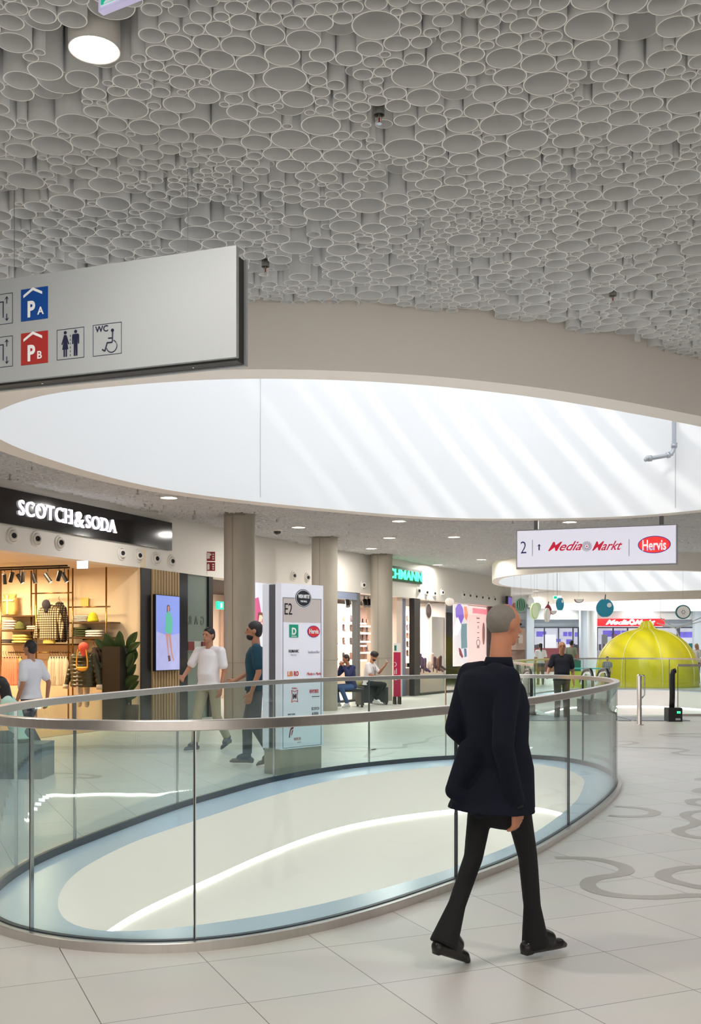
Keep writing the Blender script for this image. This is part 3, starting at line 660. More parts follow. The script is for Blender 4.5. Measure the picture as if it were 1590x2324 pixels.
mb = MB(); mb.ell((0, 0, .04), (.10, .09, .09)); mb.rod((0, 0, 0), (0, 0, -.14), .085, .03); fuse(mb, 'cloth', mat('coral', (232, 92, 70), .7), h, .012, 3)
t_, z = onwall(186, 1518, 1.0); h = thing('belt_bag', 'mustard yellow crossbody bag hanging in front of the olive quilted jacket', 'bag', None, t_, 1.0, z)
mb = MB(); mb.loft([(0, 0, -.045, .03, .02), (0, 0, -.03, .09, .035), (0, 0, .02, .13, .04), (0, 0, .04, .13, .03)]); fuse(mb, 'pouch', mat('mustard_bag', (222, 160, 48), .5), h, .01, 3)
mb = MB(); mb.tube([(-.12, 0, .03), (-.12, 0, .15), (-.09, 0, .36)], .013, 6); mb.tube([(.12, 0, .03), (.12, 0, .15), (.09, 0, .36)], .013, 6); mb.build('strap', MATS['mustard_bag'], h)
def stack(label, px0, px1, py0, py1, colr, n, off=.2, group=None, each='folded_sweater'):
    a, zb = onwall(px0, py1, off+.1); b, zt = onwall(px1, py0, off+.1); c = (a+b)/2; wd = abs(a-b); h = (zt-zb)/n
    m = mat('knit_%d_%d_%d' % colr, colr, .9)
    for i in range(n):
        mb = MB(); mb.loft([(0, 0, .004, wd*.42, .11), (0, 0, h*.3, wd*.5, .14), (0, 0, h*.75, wd*.49, .135), (0, 0, h*.97, wd*.4, .10)], 16, 4)
        o = mb.build(each, m, smooth=True); auto(o, 50); p = w_(c+random.uniform(-.01, .01), off, zb+i*h+.002); o.location = p; o.rotation_euler = (0, 0, ar+PI/2+random.uniform(-.08, .08))
        tag(o, label, 'sweater', group or label)
stack('folded white knit in the stack left of the yellow beanie', 160, 198, 1397, 1411, (226, 214, 204), 4)
stack('folded dark green knit in the stack on the lower right shelf', 160, 194, 1424, 1445, (70, 78, 44), 4)
stack('folded white knit in the stack beside the dark green ones', 192, 230, 1430, 1446, (236, 230, 218), 3)
stack('folded pale pink knit stacked on the upper left shelf', 2, 33, 1407, 1429, (214, 190, 178), 4)
stack('folded yellow knit stacked on the lower left shelf', 25, 60, 1440, 1460, (214, 196, 112), 3)
stack('folded navy knit at the left end of the lower shelf', 2, 22, 1451, 1460, (50, 46, 58), 2)
stack('folded cream knit stacked beside the green beanie', 60, 82, 1420, 1429, (222, 206, 170), 2)
for px, py0, py1, colr, lb in ((211, 1389, 1411, (214, 202, 44), 'bright yellow beanie standing on the right shelf'), (45, 1409, 1429, (88, 92, 46), 'olive green beanie standing on the left shelf')):
    t_, z = onwall(px, py1, .25); h_ = onwall(px, py0, .25)[1]-z; h = thing('beanie', lb, 'hat', None, t_, .25, z)
    mb = MB(); mb.lathe([(.0, 0), (.098, 0), (.10, h_*.3), (.085, h_*.65), (.05, h_*.9), (.0, h_)], n=24); mb.build('knit', mat('beanie_%d' % px, colr, .9, bump=.3, nscale=60, stretch=(1, 1, .1)), h, True)
    MB().lathe([(.098, 0), (.108, .005), (.108, h_*.28), (.1, h_*.3)], n=24).build('cuff', MATS['beanie_%d' % px], h, True)
t_, z = onwall(23, 1396, .2); bk = thing('backpack', 'tan canvas roll-top backpack on the upper left shelf', 'backpack', None, t_, .2, z)
hh = onwall(23, 1348, .2)[1]-z
mb = MB(); mb.loft([(0, 0, 0, .15, .08), (0, 0, hh*.2, .17, .09), (0, 0, hh*.75, .16, .08), (0, 0, hh*.8, .13, .06), (0, 0, hh, .17, .03)], 20, 3.5); fuse(mb, 'sack', mat('tan_canvas', (196, 160, 96), .8), bk, .012, 3)
mb = MB(); mb.box((0, .09, hh*.5), (.035, .015, hh*.9)); mb.box((0, .09, hh*.68), (.3, .015, .03)); mb.build('strap', mat('strap_cream', (228, 214, 180), .8), bk)
for pxx in (8, 14, 20, 26, 31, 36): garment('pink_shirt', 'salmon pink shirt on a hanger in the tight row at the left', 'shirt', pxx-7, 1489, pxx+7, 1556, mat('salmon', (226, 140, 112), .85), .55-(pxx % 3)*.03, 'salmon pink shirts on hangers', deep=.05)
for pxx in (40, 46): garment('khaki_shirt', 'khaki yellow shirt hanging right of the salmon pink row', 'shirt', pxx-7, 1489, pxx+7, 1545, mat('khaki', (190, 170, 104), .85), .5, 'khaki shirts on hangers', deep=.05)
for i_, pxx in enumerate((114, 120, 126, 132, 138, 144, 150)): garment('white_shirt', 'cream shirt hanging in the row left of the olive quilted jacket', 'shirt', pxx-8, 1489, pxx+8, 1556, mat('cream_cloth', (214, 200, 176), .85), .5-.02*(i_ % 3), 'cream shirts on hangers', deep=.05)
t_, z = onwall(186, 1600, .55); tr = thing('trousers', 'pale beige trousers hanging below the olive quilted jacket', 'trousers', None, t_, .5, 0)
mb = MB(); zt = onwall(186, 1545, .5)[1]; mb.cap((-.06, 0, zt), .07, (-.07, 0, z), .05); mb.cap((.07, 0, zt), .07, (.1, 0, z), .05); fuse(mb, 'cloth', MATS['cream_cloth'], tr, .015, 3)
t_, z = onwall(193, 1366, .05); o = thing('price_card', 'small yellow card on the cream wall above the right shelves', 'card', None, t_, .06, z); MB().bb(-.085, .085, -.01, .01, -.08, .08).build('card', mat('yellow_card', (232, 206, 110), .6), o)
# track spotlights
tk = thing('lighting_track', 'pair of black lighting tracks under the clothes shop ceiling', 'lighting track')
for (pa, pb, py, off) in ((-10, 152, 1277, 1.5), (-10, 157, 1288, 1.1)):
    a, za = SWALL(pa, py, off); b, zb = SWALL(pb, py, off); MB().bb(min(a, b), max(a, b), off-.02, off+.02, 2.97, 3.0).build('track', black, tk)
for px, py, off, tilt in ((10, 1308, 1.1, .1), (26, 1296, 1.5, .5), (45, 1310, 1.1, -.5), (52, 1297, 1.5, .3), (77, 1310, 1.1, -.15), (108, 1308, 1.1, -.55), (134, 1298, 1.5, .5), (146, 1308, 1.1, -.45)):
    t_, z = SWALL(px, py, off); sp = thing('track_spotlight', 'black cylindrical spotlight on the clothes shop ceiling tracks', 'spotlight', 'track spotlights in the clothes shop', t_, off, 2.97)
    MB().rod((0, 0, 0), (0, 0, -.09), .008).build('stem', black, sp)
    d = Vector((math.sin(tilt), -.25, -math.cos(tilt))).normalized(); c_ = Vector((0, 0, -.16)); mb = MB(); mb.rod(c_-d*.09, c_+d*.10, .038, n=20); auto(mb.build('head', black, sp), 40)
    mb = MB(); mb.rod(c_+d*.099, c_+d*.102, .03, n=20); mb.build('lens', mat('lens_warm', (255, 226, 180), .4, emit=3), sp)
x_, z_ = SWALL(187, 1281, 2.2); es = thing('exit_sign', 'small white illuminated sign box under the lintel of the clothes shop', 'sign', None, x_, 2.2, z_)
MB().bb(-.1, .1, -.02, .02, -.07, .06).build('box', mat('sign_glow', (214, 214, 250), .4, emit=1.6), es)
# planter and plant
pY = 19.55; pX = at(262, 1500, pY)[0]; pl = empty('planter', (pX, pY, 0), ar+.12, 'tall dark box planter at the clothes shop entrance', 'planter')
mb = MB(); mb.bb(-.18, .18, -.18, .18, .02, 1.52); mb.build('box', mat('planter_brown', (38, 32, 20), .5), pl)
MB().bb(-.165, .165, -.165, .165, 1.50, 1.525).build('soil', mat('soil', (40, 28, 18), 1), pl)
leafm = mat('leaf_green', (46, 70, 28), .35, noise=.25, nscale=6)
pt = empty('potted_plant', (pX+.26, pY+.1, 0), 0, 'large broad-leaved green plant beside the tall dark planter', 'plant')
mb = MB(); mb.tube([(0, 0, .4), (.0, 0, 1.0), (-.03, .0, 1.3), (-.10, 0, 1.55)], [.022, .02, .016, .008], 8); mb.lathe([(.0, 0), (.14, 0), (.16, .42), (.14, .42), (0, .40)]); mb.build('stem', mat('stem_brown', (70, 58, 34), .8), pt, True)
def leaf(p, d, L, wd, curl=.12):
    p, d = Vector(p), Vector(d).normalized(); s_ = d.cross(Vector((0, -1, .15))).normalized(); n_ = s_.cross(d).normalized(); vs = []; K = 9
    for i in range(K):
        t = i/(K-1); w0 = wd*math.sin(PI*min(1, .06+t*.94))**.75*(1 if t < .99 else .05); c = p+d*L*t-Vector((0, 0, 1))*curl*L*t*t
        for j in (-1, -.5, 0, .5, 1): vs.append(c+s_*w0*j+n_*(abs(j)**1.5)*w0*.35)
    vs += [v-n_*.003 for v in vs]; m_ = K*5; fs = []
    for i in range(K-1):
        for j in range(4): a = i*5+j; fs += [(a, a+1, a+6, a+5), (m_+a+5, m_+a+6, m_+a+1, m_+a)]
    for i in range(K-1): a = i*5; fs += [(a, a+5, m_+a+5, m_+a), (a+4, m_+a+4, m_+a+9, a+9)]
    mb = MB().add(vs, fs); return mb.build('leaf', leafm, pt, True)
for px, py, dx, dz, L, wd in ((276, 1465, -.02, 1, .48, .10), (258, 1462, -.35, 1, .44, .10), (248, 1468, -.7, .9, .42, .08), (274, 1452, -.05, 1, .34, .07), (288, 1455, .6, 1, .42, .08), (290, 1470, .9, .8, .36, .07), (284, 1500, .5, 1, .5, .11), (292, 1500, .35, 1, .34, .09), (300, 1492, .5, 1, .26, .07), (278, 1530, .7, 1, .48, .10), (284, 1545, .8, .6, .38, .09), (290, 1560, .7, .8, .36, .06), (240, 1510, -1, .2, .3, .07), (236, 1545, -1, .15, .3, .06), (270, 1500, .1, 1, .4, .1), (280, 1580, .9, .4, .34, .08), (275, 1590, .6, .8, .4, .08)):
    p = at(px, py, pY+.1); leaf((p[0]-pX-.26, random.uniform(-.12, .05), p[2]-L*dz/math.hypot(dx, dz)*.35), (dx, -.2, dz), L, wd)
# black frame, slats, screen
def fpanel(name, px0, px1, z0, z1, m, y0=0, y1=.2, parent=None, n=6):
    return curved(facade_idx(px0, px1, n), z0, z1, y0, y1).build(name, m, parent)
struct(fpanel('trim_shop_frame', 318, 341, 0, 3.04, black, -.02, .08))
fr = fframe(372, 'slat_screen_wall', 'black panel of vertical pale wood slats between two shops', 'wall panel')
x372, y372, r372 = F(372)
def loc_px(px, off=0):   # signed distance along the front from the frame at 372
    x, y, r = F(px); return (x-x372)*math.cos(r372)+(y-y372)*math.sin(r372)
a, b = loc_px(341), loc_px(404)
MB().bb(a, b, .0, .15, 0, 3.04).build('backing', black, fr)
ns = 10
for i in range(ns):
    q = a+(b-a)*(i+.5)/ns; MB().bb(q-.03, q+.03, -.045, .0, 0.0, 3.035).build('slat', mat('oak_slat', (176, 150, 110), .6, noise=.15, nscale=8, stretch=(1, 1, .1)), fr)
sc = fframe(370, 'advertising_screen', 'tall bright advertising screen with a model on a beach, on the slatted panel', 'screen')
w2 = (loc_px(398)-loc_px(343))/2; z0, z1 = Zf(370, 1522), Zf(370, 1351)
MB().bb(-w2, w2, -.11, -.045, z0, z1).build('housing', black, sc)
MB().bb(-w2+.015, w2-.015, -.115, -.109, z0+.015, z1-.015).build('sky_image', mat('scr_sky', (130, 150, 226), .3, emit=.4, noise=.12, nscale=1.5), sc)
H_ = z1-z0
MB().plate([(-w2+.016, z0+.016), (w2-.016, z0+.016), (w2-.016, z0+H_*.50), (.0, z0+H_*.46), (-w2+.016, z0+H_*.52)], -.117, -.115).build('beach_image', mat('scr_sand', (168, 172, 220), .3, emit=.4, noise=.2, nscale=5), sc)
def scr(nm, pts, m, d): MB().plate([(x*w2, z0+H_*z) for x, z in pts], -.117-d, -.1165-d).build(nm, m, sc)
sk = mat('scr_skin', (190, 140, 128), .4, emit=.35)
scr('model_hair', [(-.12, .78), (-.1, .86), (.0, .875), (.12, .86), (.16, .8), (.1, .78), (.06, .83), (-.04, .83), (-.06, .76)], mat('scr_hair', (86, 56, 60), .4, emit=.5), .002)
scr('model_face', [(-.05, .80), (-.05, .845), (.02, .86), (.09, .845), (.09, .80), (.03, .78)], sk, .003)
scr('model_dress', [(-.25, .60), (-.16, .77), (.0, .785), (.16, .77), (.34, .68), (.36, .6), (.28, .5), (.24, .49), (.0, .49), (-.28, .52)], mat('scr_dress', (90, 186, 160), .4, emit=.35), .002)
scr('model_leg', [(-.22, .49), (-.04, .49), (.04, .26), (.12, .16), (.04, .15), (-.04, .24)], sk, .002); scr('model_leg', [(.0, .49), (.2, .49), (.34, .24), (.5, .14), (.42, .12), (.24, .22)], sk, .002)
scr('model_boot', [(-.05, .2), (.14, .2), (.2, .13), (.02, .12)], mat('scr_hair', (86, 56, 60)), .004)
# ------------------------------------------------------------------ dark glazed front, next shop
struct(fpanel('trim_front_black', 404, 426, 0, 3.04, blackgl, 0, .3))
win = fframe(450, 'shop_window', 'tall greenish window with mirrored letters left of the first concrete column', 'window')
x450, y450, r450 = F(450)
def lp(px, x0=None, y0=None, r0=None): x, y, r = F(px); return (x-x0)*math.cos(r0)+(y-y0)*math.sin(r0)
a, b = lp(426, x450, y450, r450), lp(474, x450, y450, r450)
MB().bb(a, b, .05, .065, 0, 3.04).build('pane', mat('pane_green_grey', (118, 130, 122), .15), win)
MB().bb(b, b+.18, 0, .15, 0, 3.04).build('frame', black, win)
mb = MB(); gr = lp(467, x450, y450, r450); v, f_, W_ = text('GARN', .19, width=gr-lp(417, x450, y450, r450), bold=.005, ext=.004, space=2.0); zt = Zf(450, 1418)
mb.add([(gr-x, y+.045, z+zt) for x, y, z in v], [q[::-1] for q in f_]); mb.build('lettering', mat('letter_dark', (84, 90, 86), .4), win)
mb = MB(); mb.bb(a+.03, b-.05, .03, .049, Zf(450, 1478), Zf(450, 1455)); mb.build('notice_panel', mat('notice_grey', (170, 178, 172), .4), win)
for q in (lp(434, x450, y450, r450), lp(466, x450, y450, r450)): MB().bb(q-.13, q+.13, .0, .029, Zf(450, 1476), Zf(450, 1456)).build('fire_notice', mat('dull_red', (110, 34, 36), .5), win)
# the interior of the dark shop, seen beside the column
def back(name, px0, px1, d, z0, z1, m, n=10): return curved(facade_idx(px0, px1, n), z0, z1, d, d+.1).build(name, m)
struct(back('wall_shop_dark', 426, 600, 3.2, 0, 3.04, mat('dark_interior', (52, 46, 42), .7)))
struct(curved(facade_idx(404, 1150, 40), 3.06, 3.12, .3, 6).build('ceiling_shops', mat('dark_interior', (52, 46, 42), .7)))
wall_pts = facade_idx(478, 506, 3)
p = fframe(490, 'display_shelving', 'warmly lit dark shelving in the shop glimpsed left of the first column', 'shelving')
x4, y4, r4 = F(490)
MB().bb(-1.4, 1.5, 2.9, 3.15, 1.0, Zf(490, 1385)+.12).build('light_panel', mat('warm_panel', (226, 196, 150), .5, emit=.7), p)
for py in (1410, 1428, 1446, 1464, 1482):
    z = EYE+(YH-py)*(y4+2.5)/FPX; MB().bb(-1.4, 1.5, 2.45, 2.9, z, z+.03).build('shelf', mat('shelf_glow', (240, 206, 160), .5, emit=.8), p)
    for k in range(5): MB().bb(-.9+k*.35, -.75+k*.35, 2.5, 2.7, z+.03, z+.16).build('goods', mat('goods_dark', (60, 50, 52), .5), p)
q = at(500, 1374, y4+1.2); e = empty('exit_sign', q, r4, 'green running-man exit sign hanging in the dark shop left of the first column', 'sign')
MB().bb(-.18, .12, -.02, .02, -.09, .09).build('box', mat('exit_green', (20, 190, 130), .4, emit=1.6), e); MB().bb(-.04, .04, -.024, -.02, -.05, .05).build('pictogram', mat('exit_white', (235, 255, 245), .4, emit=1.6), e)
# lit poster
ps = fframe(588, 'poster', 'bright lit fashion poster between the first column and the directory', 'poster')
x5, y5, r5 = F(588); a, b = lp(560, x5, y5, r5), lp(606, x5, y5, r5)
MB().bb(a, b, -.02, .1, 0, 3.04).build('lightbox', mat('poster_white', (206, 212, 224), .4, emit=.4), ps)
def dec(par, nm, pts, m, y=-.026, th=.004): return MB().plate(pts, y-th, y).build(nm, m, par)
pk = mat('poster_pink', (206, 90, 140), .5, emit=.3); fl = mat('poster_skin', (232, 180, 160), .5, emit=.6); bm_ = mat('poster_brown', (110, 70, 56), .5, emit=.4); cr_ = mat('poster_cream', (232, 220, 196), .5, emit=.6); sred = mat('poster_coral', (232, 84, 80), .5, emit=.6)
zz = lambda py: Zf(588, py)
u = lambda px: lp(px, x5, y5, r5)
dec(ps, 'model_top', [(u(572), zz(1430)), (u(594), zz(1432)), (u(590), zz(1390)), (u(584), zz(1356)), (u(574), zz(1360))], pk); dec(ps, 'model_face', [(u(583), zz(1412)), (u(591), zz(1410)), (u(592), zz(1396)), (u(585), zz(1393))], fl, -.03)
dec(ps, 'model_hair', [(u(581), zz(1425)), (u(583), zz(1390)), (u(592), zz(1390)), (u(594), zz(1404)), (u(591), zz(1396)), (u(585), zz(1396))], bm_, -.034); dec(ps, 'model_coat', [(u(578), zz(1440)), (u(600), zz(1440)), (u(598), zz(1408)), (u(588), zz(1414)), (u(580), zz(1412))], cr_, -.028); dec(ps, 'model_scarf', [(u(592), zz(1420)), (u(599), zz(1418)), (u(597), zz(1402)), (u(591), zz(1405))], sred, -.036)
# ------------------------------------------------------------------ fascia furniture
def nozzle(px, py, k=1.0):
    x, y, r = F(px); z = EYE+(YH-py)*y/FPX; t = empty('air_nozzle', (x-math.cos(r+PI/2)*.0, y, z), r, 'round white air nozzle set in the white fascia', 'air nozzle', 'round air nozzles along the shop fascia')
    T = Matrix.Rotation(PI/2, 4, 'X')
    MB().lathe([(.135*k, 0), (.13*k, .018), (.10*k, .024), (.095*k, .006), (.135*k, 0)], n=28, M=T).build('flange', white, t, True)
    MB().lathe([(.095*k, .0), (.085*k, .055), (.05*k, .085), (.042*k, .06)], n=24, M=Matrix.Rotation(-.45, 4, 'Z') @ T).build('ball', white, t, True)
    MB().lathe([(.043*k, .066), (0, .062)], n=20, M=Matrix.Rotation(-.45, 4, 'Z') @ T).build('throat', black, t)
for px, py in ((28, 1216), (82, 1223), (135, 1232), (275, 1256), (314, 1261), (353, 1268), (388, 1274), (665, 1307), (696, 1311), (823, 1328), (948, 1341), (966, 1345), (984, 1347), (1002, 1345), (1050, 1350), (1064, 1352), (1078, 1354), (1092, 1356), (1106, 1358), (1120, 1360)): nozzle(px, py)
# black sign with raised lit letters
sg = fframe(200, 'shop_sign', 'long black fascia sign with glowing white serif shop name', 'sign')
x2, y2, r2 = F(200); o = curved(facade_idx(-60, 385.5, 24), 3.46, 4.02, -.05, 0).build('board', blackgl); o.parent = sg; o.matrix_parent_inverse = (Matrix.Translation((x2, y2, 0)) @ Matrix.Rotation(r2, 4, 'Z')).inverted()
glow = mat('letter_glow', (250, 244, 255), .4, emit=2.2); back_glow = mat('letter_halo', (176, 150, 255), .4, emit=1.5)
def serif_word(body, pxa, pxb, pyt, pyb):
    pos = [(F(px)) for px in np.linspace(pxa, pxb, 60)]
    xa, ya, ra = F(pxa); xb, yb, rb = F(pxb); L_w = math.hypot(xb-xa, yb-ya); zb = EYE+(YH-pyb)*yb/FPX; h = .30
    v, f_, W_ = text(body, h, width=L_w, bold=.028, ext=.05, space=.92)
    mb = MB(); ca, sa = (xb-xa)/L_w, (yb-ya)/L_w
    # slab serifs on the straight letters
    out = [(xa+x*ca-(y-.055)*sa*1, ya+x*sa+(y-.055)*ca, z+zb) for x, y, z in v]
    mb.add(out, f_); return mb, (xa, ya, ca, sa, zb, L_w, h)
for body, pa, pb, pt_, pb_ in (('SCOTCH', 35, 156, 1134, 1190), ('&', 162, 183, 1160, 1199), ('SODA', 188, 256, 1168, 1210)):
    xa, ya, ra = F(pa); xb, yb, rb = F(pb); ztop = EYE+(YH-pt_)*ya/FPX; zbot = EYE+(YH-(pb_))*yb/FPX
    L_w = math.hypot(xb-xa, yb-ya); ca, sa = (xb-xa)/L_w, (yb-ya)/L_w; h = ztop-zbot if body != '&' else (ztop-zbot)
    v, f_, W_ = text(body, h, width=L_w, bold=.004, ext=.03, space=1.12)
    mb = MB(); mb.add([(xa+x*ca-(y-.055)*sa, ya+x*sa+(y-.055)*ca, z+zbot) for x, y, z in v], f_)
    # serifs
    n_ = {'SCOTCH': 6, 'SODA': 4}.get(body, 0); cell = L_w/max(n_, 1)
    def bar(xc, wd, zc, th=.02):
        c_ = (xa+xc*ca+.052*sa, ya+xc*sa-.052*ca, zc); mb.box(c_, (wd, .045, th), math.atan2(sa, ca))
    if body == 'SCOTCH':
        k = h
        for xc, zc in ((.86, zbot+.01), (.975, zbot+.01), (.86, zbot+h-.01), (.975, zbot+h-.01)):
            if zc: bar(L_w*xc, cell*.42, zc)
    if body == 'SODA':
        for xc in (.76, .985): bar(L_w*xc, cell*.34, zbot+.01)
        for zc in (zbot+.01, zbot+h-.01): bar(L_w*.515, cell*.3, zc)
    o = mb.build('lettering', glow); o.parent = sg; o.matrix_parent_inverse = (Matrix.Translation((x2, y2, 0)) @ Matrix.Rotation(r2, 4, 'Z')).inverted()
# red fire-equipment flag sign
fs = fframe(480, 'fire_sign', 'red double fire equipment sign with white pictograms on the white wall', 'sign')
zc0, zc1, zm = Zf(480, 1297), Zf(480, 1254), Zf(480, 1276); fs.rotation_euler.z = .1
for k, (za, zb) in enumerate(((zm+.012, zc1), (zc0, zm-.012))):
    MB().bb(-.11, .08, -.19, -.17, za, zb).build('plate', mat('fire_red', (158, 22, 30), .5), fs)
    mb = MB(); h = zb-za
    if k == 0: mb.bb(-.09, -.03, -.196, -.19, za+h*.25, zb-h*.1); mb.bb(-.03, -.0, -.196, -.19, za+h*.6, zb-h*.2)
    else: mb.plate([(-.085, za+h*.12), (-.04, za+h*.12), (-.04, za+h*.7), (-.055, za+h*.85), (-.085, za+h*.7)], -.196, -.19)
    for j in range(3): mb.bb(.02, .06, -.196, -.19, za+h*(.15+.25*j), za+h*(.3+.25*j))
    mb.build('pictogram', mat('pict_white', (235, 228, 224), .5), fs)
# green sign
gs = fframe(905, 'shop_sign', 'dark green fascia sign with glowing green letters beside the third column', 'sign')
x9, y9, r9 = F(905); a, b = lp(845, x9, y9, r9), lp(954, x9, y9, r9); zt, zb = Zf(905, 1287), Zf(905, 1321)+.01
MB().bb(a, b, -.06, -.005, zb, zt).build('board', mat('sign_dark_green', (26, 66, 50), .4), gs)
mb = MB(); put_text(mb, 'DEICHMANN', (zt-zb)*.66, (b-.06, -.062, zb+(zt-zb)*.16), width=(b-a)*.95, bold=.015, ext=.03, align='RIGHT'); mb.build('lettering', mat('letter_green', (60, 240, 150), .4, emit=1.8), gs)
# ------------------------------------------------------------------ shoe shop
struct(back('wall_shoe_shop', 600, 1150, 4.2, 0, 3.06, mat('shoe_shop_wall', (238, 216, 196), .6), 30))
for px in (620, 800, 860, 930, 1010, 1080):
    x, y, r = F(px); lamp('shoe_shop_light', 'AREA', (x-math.sin(r)*1.9, y+math.cos(r)*1.9, 2.95), 70 if px < 920 else 150, (1, .90, .80), 1.0)
def fw(name, px, label, cat, group=None):
    x, y, r = F(px); e = empty(name, (x, y, 0), r, label, cat, group); return e, x, y, r
# frames and panes of the glazed front
def mull(px0, px1, m, nm, y0=0, y1=.18): return struct(fpanel(nm, px0, px1, 0, 3.04, m, y0, y1))
greyf = mat('frame_grey', (128, 130, 134), .4, .3); darkf = mat('frame_dark', (74, 70, 68), .4, .4); creamc = mat('column_cream', (222, 204, 190), .6)
mull(606, 612, darkf, 'trim_mullion'); mull(811, 817, greyf, 'trim_mullion'); mull(913, 926, creamc, 'trim_mullion', .2, .6); mull(940, 953, darkf, 'trim_mullion'); mull(1115, 1119, darkf, 'trim_mullion'); mull(1122, 1132, greyf, 'trim_mullion')
def pane(n, px0, px1, m=shopglass, off=.06, z0=.02, z1=3.03): return struct(curved(facade_idx(px0, px1, 6), z0, z1, off, off+.012).build('window_%d' % n, m))
pane(1, 766, 811); pane(2, 953, 1115)
struct(curved(facade_idx(927, 940, 4), 0, 3.03, .3, .34).build('window_3', mat('pane_blue_grey', (140, 152, 176), .2)))
struct(curved(facade_idx(766, 811, 4), Zf(790, 1360), 3.03, .02, .05).build('window_4', mat('pane_blue_grey', (140, 152, 176), .2)))
struct(curved(facade_idx(1040, 1042, 2), 0, 3.03, .5, 1.6).build('trim_shop_pier', mat('pier_grey', (214, 208, 204), .6)))
struct(curved(facade_idx(1014, 1040, 4), 0, Zf(1030, 1400), .55, .7).build('trim_shop_pier', MATS['pier_grey']))
for q0, q1 in ((766, 811), (953, 1115)): struct(curved(facade_idx(q0, q1, 6), 0, .06, -.02, .2).build('trim_sill', darkf))
def shelfwall(px, d, halfw, pys, label, goods, back_=None, width_=.3):
    x, y, r = F(px); Yb = y+d*math.cos(r); e = empty('shoe_shelving', (x-math.sin(r)*d, y+math.cos(r)*d, 0), r, label, 'shelving')
    # centre the shelving on the sight line
    k = (px-CXP)/FPX; ox, oy = x-math.sin(r)*d, y+math.cos(r)*d; tt_ = (k*oy-ox)/(math.cos(r)-k*math.sin(r)); e.location.x += math.cos(r)*tt_; e.location.y += math.sin(r)*tt_; Yb = e.location.y
    zs = [EYE+(YH-p)*Yb/FPX for p in pys]
    if back_: MB().bb(-halfw, halfw, .16, .2, min(zs)-.25, max(zs)+.6).build('back_panel', back_, e)
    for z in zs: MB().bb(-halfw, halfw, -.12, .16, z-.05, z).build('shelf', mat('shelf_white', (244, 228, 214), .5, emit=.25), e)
    n = 0
    for z in zs:
        for j in range(goods):
            q = -halfw+.12+(2*halfw-.24)*(j+.5)/goods; cc = mat('boot_%d' % (n % 4), [(70, 44, 36), (40, 32, 32), (110, 66, 48), (54, 44, 56)][n % 4], .5); n += 1
            mb = MB(); mb.cap((0, .03, .05), .035, (0, -.08, .035), .03, 8); mb.cap((0, .035, .05), .035, (0, .04, .2), .04, 8); b = mb.build('boot', cc, smooth=True)
            b.location = Matrix.Translation(e.location) @ Matrix.Rotation(r, 4, 'Z') @ Vector((q, 0, z+.005)); b.rotation_euler = (0, 0, r+PI/2+.2)
            tag(b, 'ankle boot displayed on '+label, 'boot', 'boots on '+label)
    return e
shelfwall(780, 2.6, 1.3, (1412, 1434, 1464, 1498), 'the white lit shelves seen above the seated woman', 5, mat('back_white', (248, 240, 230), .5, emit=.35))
shelfwall(824, 3.1, .55, (1420, 1436, 1455, 1480), 'the narrow shelf tower seen above the seated man', 3, mat('back_dark', (96, 74, 62), .6))
shelfwall(908, 2.8, .5, (1412, 1433, 1450, 1470, 1490), 'the shelves right of the third column', 2, mat('back_white', (248, 240, 230), .5, emit=.35))
shelfwall(931, 2.8, .5, (1412, 1433, 1450, 1470, 1490), 'the shelves behind the dark door frame', 3, MATS['back_white'])
shelfwall(965, 1.8, .9, (1435, 1466, 1494), 'the low shelves in the glass showcase', 4, MATS['back_white'])
# strip wall (vertical warm battens)
x, y, r = F(833); e = empty('batten_wall', (x-math.sin(r)*3.9, y+math.cos(r)*3.9, 0), r, 'pale vertical batten cladding inside the shoe shop', 'wall panel')
for i in range(26): MB().bb(-1.3+i*.15, -1.3+i*.15+.10, 0, .05, .3, 3.0).build('batten', mat('batten_peach', (240, 206, 176), .6), e)
for px in (786, 800, 826, 835, 897, 906, 912):
    x, y, r = F(px); Yd = y+2; q = at(px, 1366, Yd); s_ = empty('track_spotlight', q, r, 'small black ceiling spotlight inside the shoe shop', 'spotlight', 'track spotlights in the shoe shop')
    MB().rod((0, 0, .35), (0, 0, .02), .015).build('stem', black, s_); MB().rod((.03, 0, .06), (-.05, -.08, -.14), .07).build('head', black, s_)
# showcase: shoes, handbag, posters, hanging discs
x1_, y1_, r1_ = F(960)
def podium(px, w_p, h_p, off, label):
    x, y, r = F(px); o = MB().bb(-w_p/2, w_p/2, 0, .5, 0, h_p).build('podium', mat('podium_peach', (236, 208, 190), .5)); o.location = (x-math.sin(r)*off, y+math.cos(r)*off, 0); o.rotation_euler = (0, 0, r); tag(o, label, 'podium'); return o
podium(975, 3.6, .86, .35, 'low pale podium behind the showcase glass of the shoe shop')
def shoe_at(px, py, Y, sc_, colr, label, heel=True):
    q = at(px, py, Y); e = empty('high_heel_boot', q, .5, label, 'shoe', 'shoes on the showcase podium')
    m = mat('shoe_%d_%d_%d' % colr, colr, .35); mb = MB(); s_ = sc_
    mb.cap((-.05*s_, 0, .10*s_), .032*s_, (.08*s_, 0, .02*s_), .028*s_, 8); mb.cap((-.05*s_, 0, .12*s_), .035*s_, (-.05*s_, 0, .30*s_), .042*s_, 8); fuse(mb, 'upper', m, e, .012, 2)
    if heel: MB().rod((-.08*s_, 0, .09*s_), (-.085*s_, 0, -.02*s_), .018*s_, .008*s_).build('heel', m, e)
for px, py, colr in ((957, 1516, (72, 50, 96)), (961, 1524, (60, 44, 84)), (968, 1526, (80, 56, 100)), (990, 1523, (90, 60, 60)), (998, 1525, (120, 80, 70)), (1003, 1521, (70, 50, 48)), (985, 1515, (200, 176, 164))):
    shoe_at(px, py, 33.4, 1.4, colr, 'dark heeled shoe standing on the pale podium behind the showcase glass')
